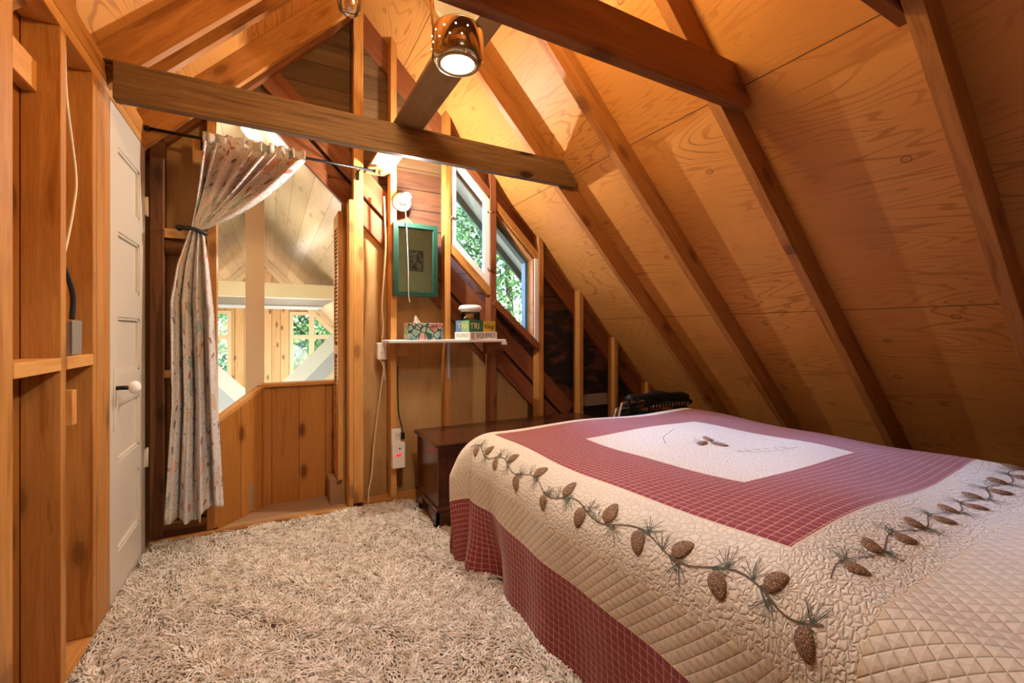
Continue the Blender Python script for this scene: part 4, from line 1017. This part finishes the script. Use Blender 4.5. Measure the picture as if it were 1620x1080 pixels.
# ------------------------------------------------------------------ trees outside
LEAF = NT('sunlit_leaves'); oi = LEAF.coords(False)
lc_ = LEAF.ramp(LEAF.noise(oi, 3.5, 4, .7), [(.36, (.01, .05, .03)), (.5, (.08, .22, .08)), (.6, (.42, .60, .20)), (.7, (.75, .85, .65))])
LEAF.base(lc_, .5); tl = LEAF.n('ShaderNodeBsdfTranslucent'); LEAF.l(lc_, tl.inputs[0]); mxs = LEAF.n('ShaderNodeMixShader'); mxs.inputs[0].default_value = .35
LEAF.l(LEAF.b.outputs[0], mxs.inputs[1]); LEAF.l(tl.outputs[0], mxs.inputs[2]); LEAF.l(mxs.outputs[0], LEAF.out.inputs[0])
BARK = plain('bark', (.10, .06, .04), .9, bump=(20, 1.))
def tree(x, y, zg, h, rad, n, label, sz=.12, seed=1):
    t = empty('tree', (x, y, zg), label, 'tree', 'trees outside the windows')
    tube('trunk', [(x, y, zg), (x + .1, y, zg + h * .4), (x - .1, y + .1, zg + h * .95)], lambda q: .18 * (1 - .8 * q), BARK, t)
    g = np.random.default_rng(seed); k = 26
    cs = np.stack([g.uniform(-1, 1, k) * rad * .8, g.uniform(-1, 1, k) * rad * .8, g.uniform(.25, .95, k) * h], 1)
    for i in range(5):
        c = cs[i]; tube('branch', [(x, y, zg + h * .4), (x + c[0] * .6, y + c[1] * .6, zg + c[2] * .8), (x + c[0], y + c[1], zg + c[2])], lambda q: .06 * (1 - .8 * q), BARK, t)
    idx = g.integers(0, k, n); d = g.normal(0, 1, (n, 3)); d /= np.linalg.norm(d, axis=1)[:, None]
    P = cs[idx] + d * (g.uniform(.2, 1, n) ** .5 * rad * .38)[:, None] + np.array([x, y, zg])
    a = g.normal(0, 1, (n, 3)); a /= np.linalg.norm(a, axis=1)[:, None]; b = np.cross(a, g.normal(0, 1, (n, 3))); b /= np.linalg.norm(b, axis=1)[:, None]
    s = g.uniform(.6, 1.2, n)[:, None] * sz
    vv = np.stack([P - a * s, P + b * s * .45, P + a * s, P - b * s * .45], 1)
    me = bpy.data.meshes.new('m'); me.vertices.add(n * 4); me.vertices.foreach_set('co', vv.ravel())
    me.loops.add(n * 4); me.loops.foreach_set('vertex_index', np.arange(n * 4, dtype=np.int32)); me.polygons.add(n)
    me.polygons.foreach_set('loop_start', np.arange(0, n * 4, 4, dtype=np.int32)); me.update(calc_edges=True)
    o = link('foliage', me, LEAF.m, t)
tree(4.6, 8.6, -3., 7.6, 2.4, 26000, 'leafy tree seen through the slanted gable windows', .07, 1)
tree(10.4, 10.5, -3., 8., 2.5, 22000, 'leafy tree further right behind the slanted gable windows', .08, 2)
tree(2.0, 14.6, -3., 7.5, 2.6, 16000, 'leafy tree outside the right-hand window of the bright room', .12, 3)
tree(-3.2, 21.5, -3., 7.5, 2.7, 14000, 'leafy tree outside the left-hand window of the bright room', .12, 4)
tree(4.6, 23.0, -3., 9.5, 3.0, 12000, 'leafy tree standing furthest back beyond the bright room', .14, 5)
S(box('ground', (-40, -40, -3.05), (40, 60, -3.0), plain('grass', (.08, .14, .04), .95), bev=0))
# outside gable overhang
tag(prism('eave_soffit', (RX, 3.185, RZ), Y, dR, [(0, 0), (.42, 0), (.42, LR), (0, LR)], .018, plain('pale_green_soffit', (.33, .38, .30), .7), bev=0), 'pale grey-green eave soffit seen through the top of the gable windows', 'eave')
tag(board('barge_board', (RX, 3.62, RZ - .04), (3.9, 3.62, deck(3.9) - .04), .085, .03, nR, GREENE), 'dark green barge board under the roof edge outside the windows', 'barge board')

# ------------------------------------------------------------------ light from outside and added fill
W = bpy.data.worlds.new('World'); bpy.context.scene.world = W; W.use_nodes = True
nt = W.node_tree; bg = nt.nodes['Background']; sky = nt.nodes.new('ShaderNodeTexSky'); sky.sky_type = 'NISHITA'
sky.sun_elevation = math.radians(48); sky.sun_rotation = math.radians(150); sky.sun_disc = False; sky.air_density = 1.2
nt.links.new(sky.outputs[0], bg.inputs[0]); bg.inputs[1].default_value = .9
sn = bpy.data.lights.new('sun', 'SUN'); sn.energy = 5; sn.angle = .02; sn.color = (1, .95, .85)
so2 = bpy.data.objects.new('sun', sn); COL.objects.link(so2); so2.rotation_euler = (math.radians(48), 0, math.radians(-35))
rl = bpy.data.lights.new('fill_behind_camera', 'POINT'); rl.energy = 5; rl.color = (1, .9, .78); rl.shadow_soft_size = .3  # unseen fill light added to lift the faces turned to the camera
q = bpy.data.objects.new('fill_behind_camera', rl); COL.objects.link(q); q.location = (.3, -1.1, 1.7)
def area(name, loc, rot, size, e, col):
    a = bpy.data.lights.new(name, 'AREA'); a.shape = 'RECTANGLE'; a.size, a.size_y = size; a.energy = e; a.color = col
    o = bpy.data.objects.new(name, a); COL.objects.link(o); o.location = loc; o.rotation_euler = rot; return o
cs_ = bpy.data.lights.new('open_sky_light', 'SUN'); cs_.energy = 40; cs_.angle = math.radians(34); cs_.color = (.38, .50, 1.)
q = bpy.data.objects.new('open_sky_light', cs_); COL.objects.link(q); q.rotation_euler = V((.12, -1, -.62)).to_track_quat('-Z', 'Y').to_euler()

# ------------------------------------------------------------------ camera
cam = bpy.data.cameras.new('camera'); co = bpy.data.objects.new('camera', cam); COL.objects.link(co)
cam.sensor_width = 36; cam.lens = 700 / 1620 * 36; cam.shift_y = -15 / 1620; cam.clip_start = .02; cam.clip_end = 200
co.location = (0, 0, 1.15); co.rotation_euler = (math.radians(90), 0, math.radians(-28.5))
sc_ = bpy.context.scene; sc_.camera = co
sc_.view_settings.view_transform = 'Standard'; sc_.view_settings.look = 'None'; sc_.view_settings.gamma = 1; sc_.view_settings.exposure = .45
sc_.view_settings.use_curve_mapping = False
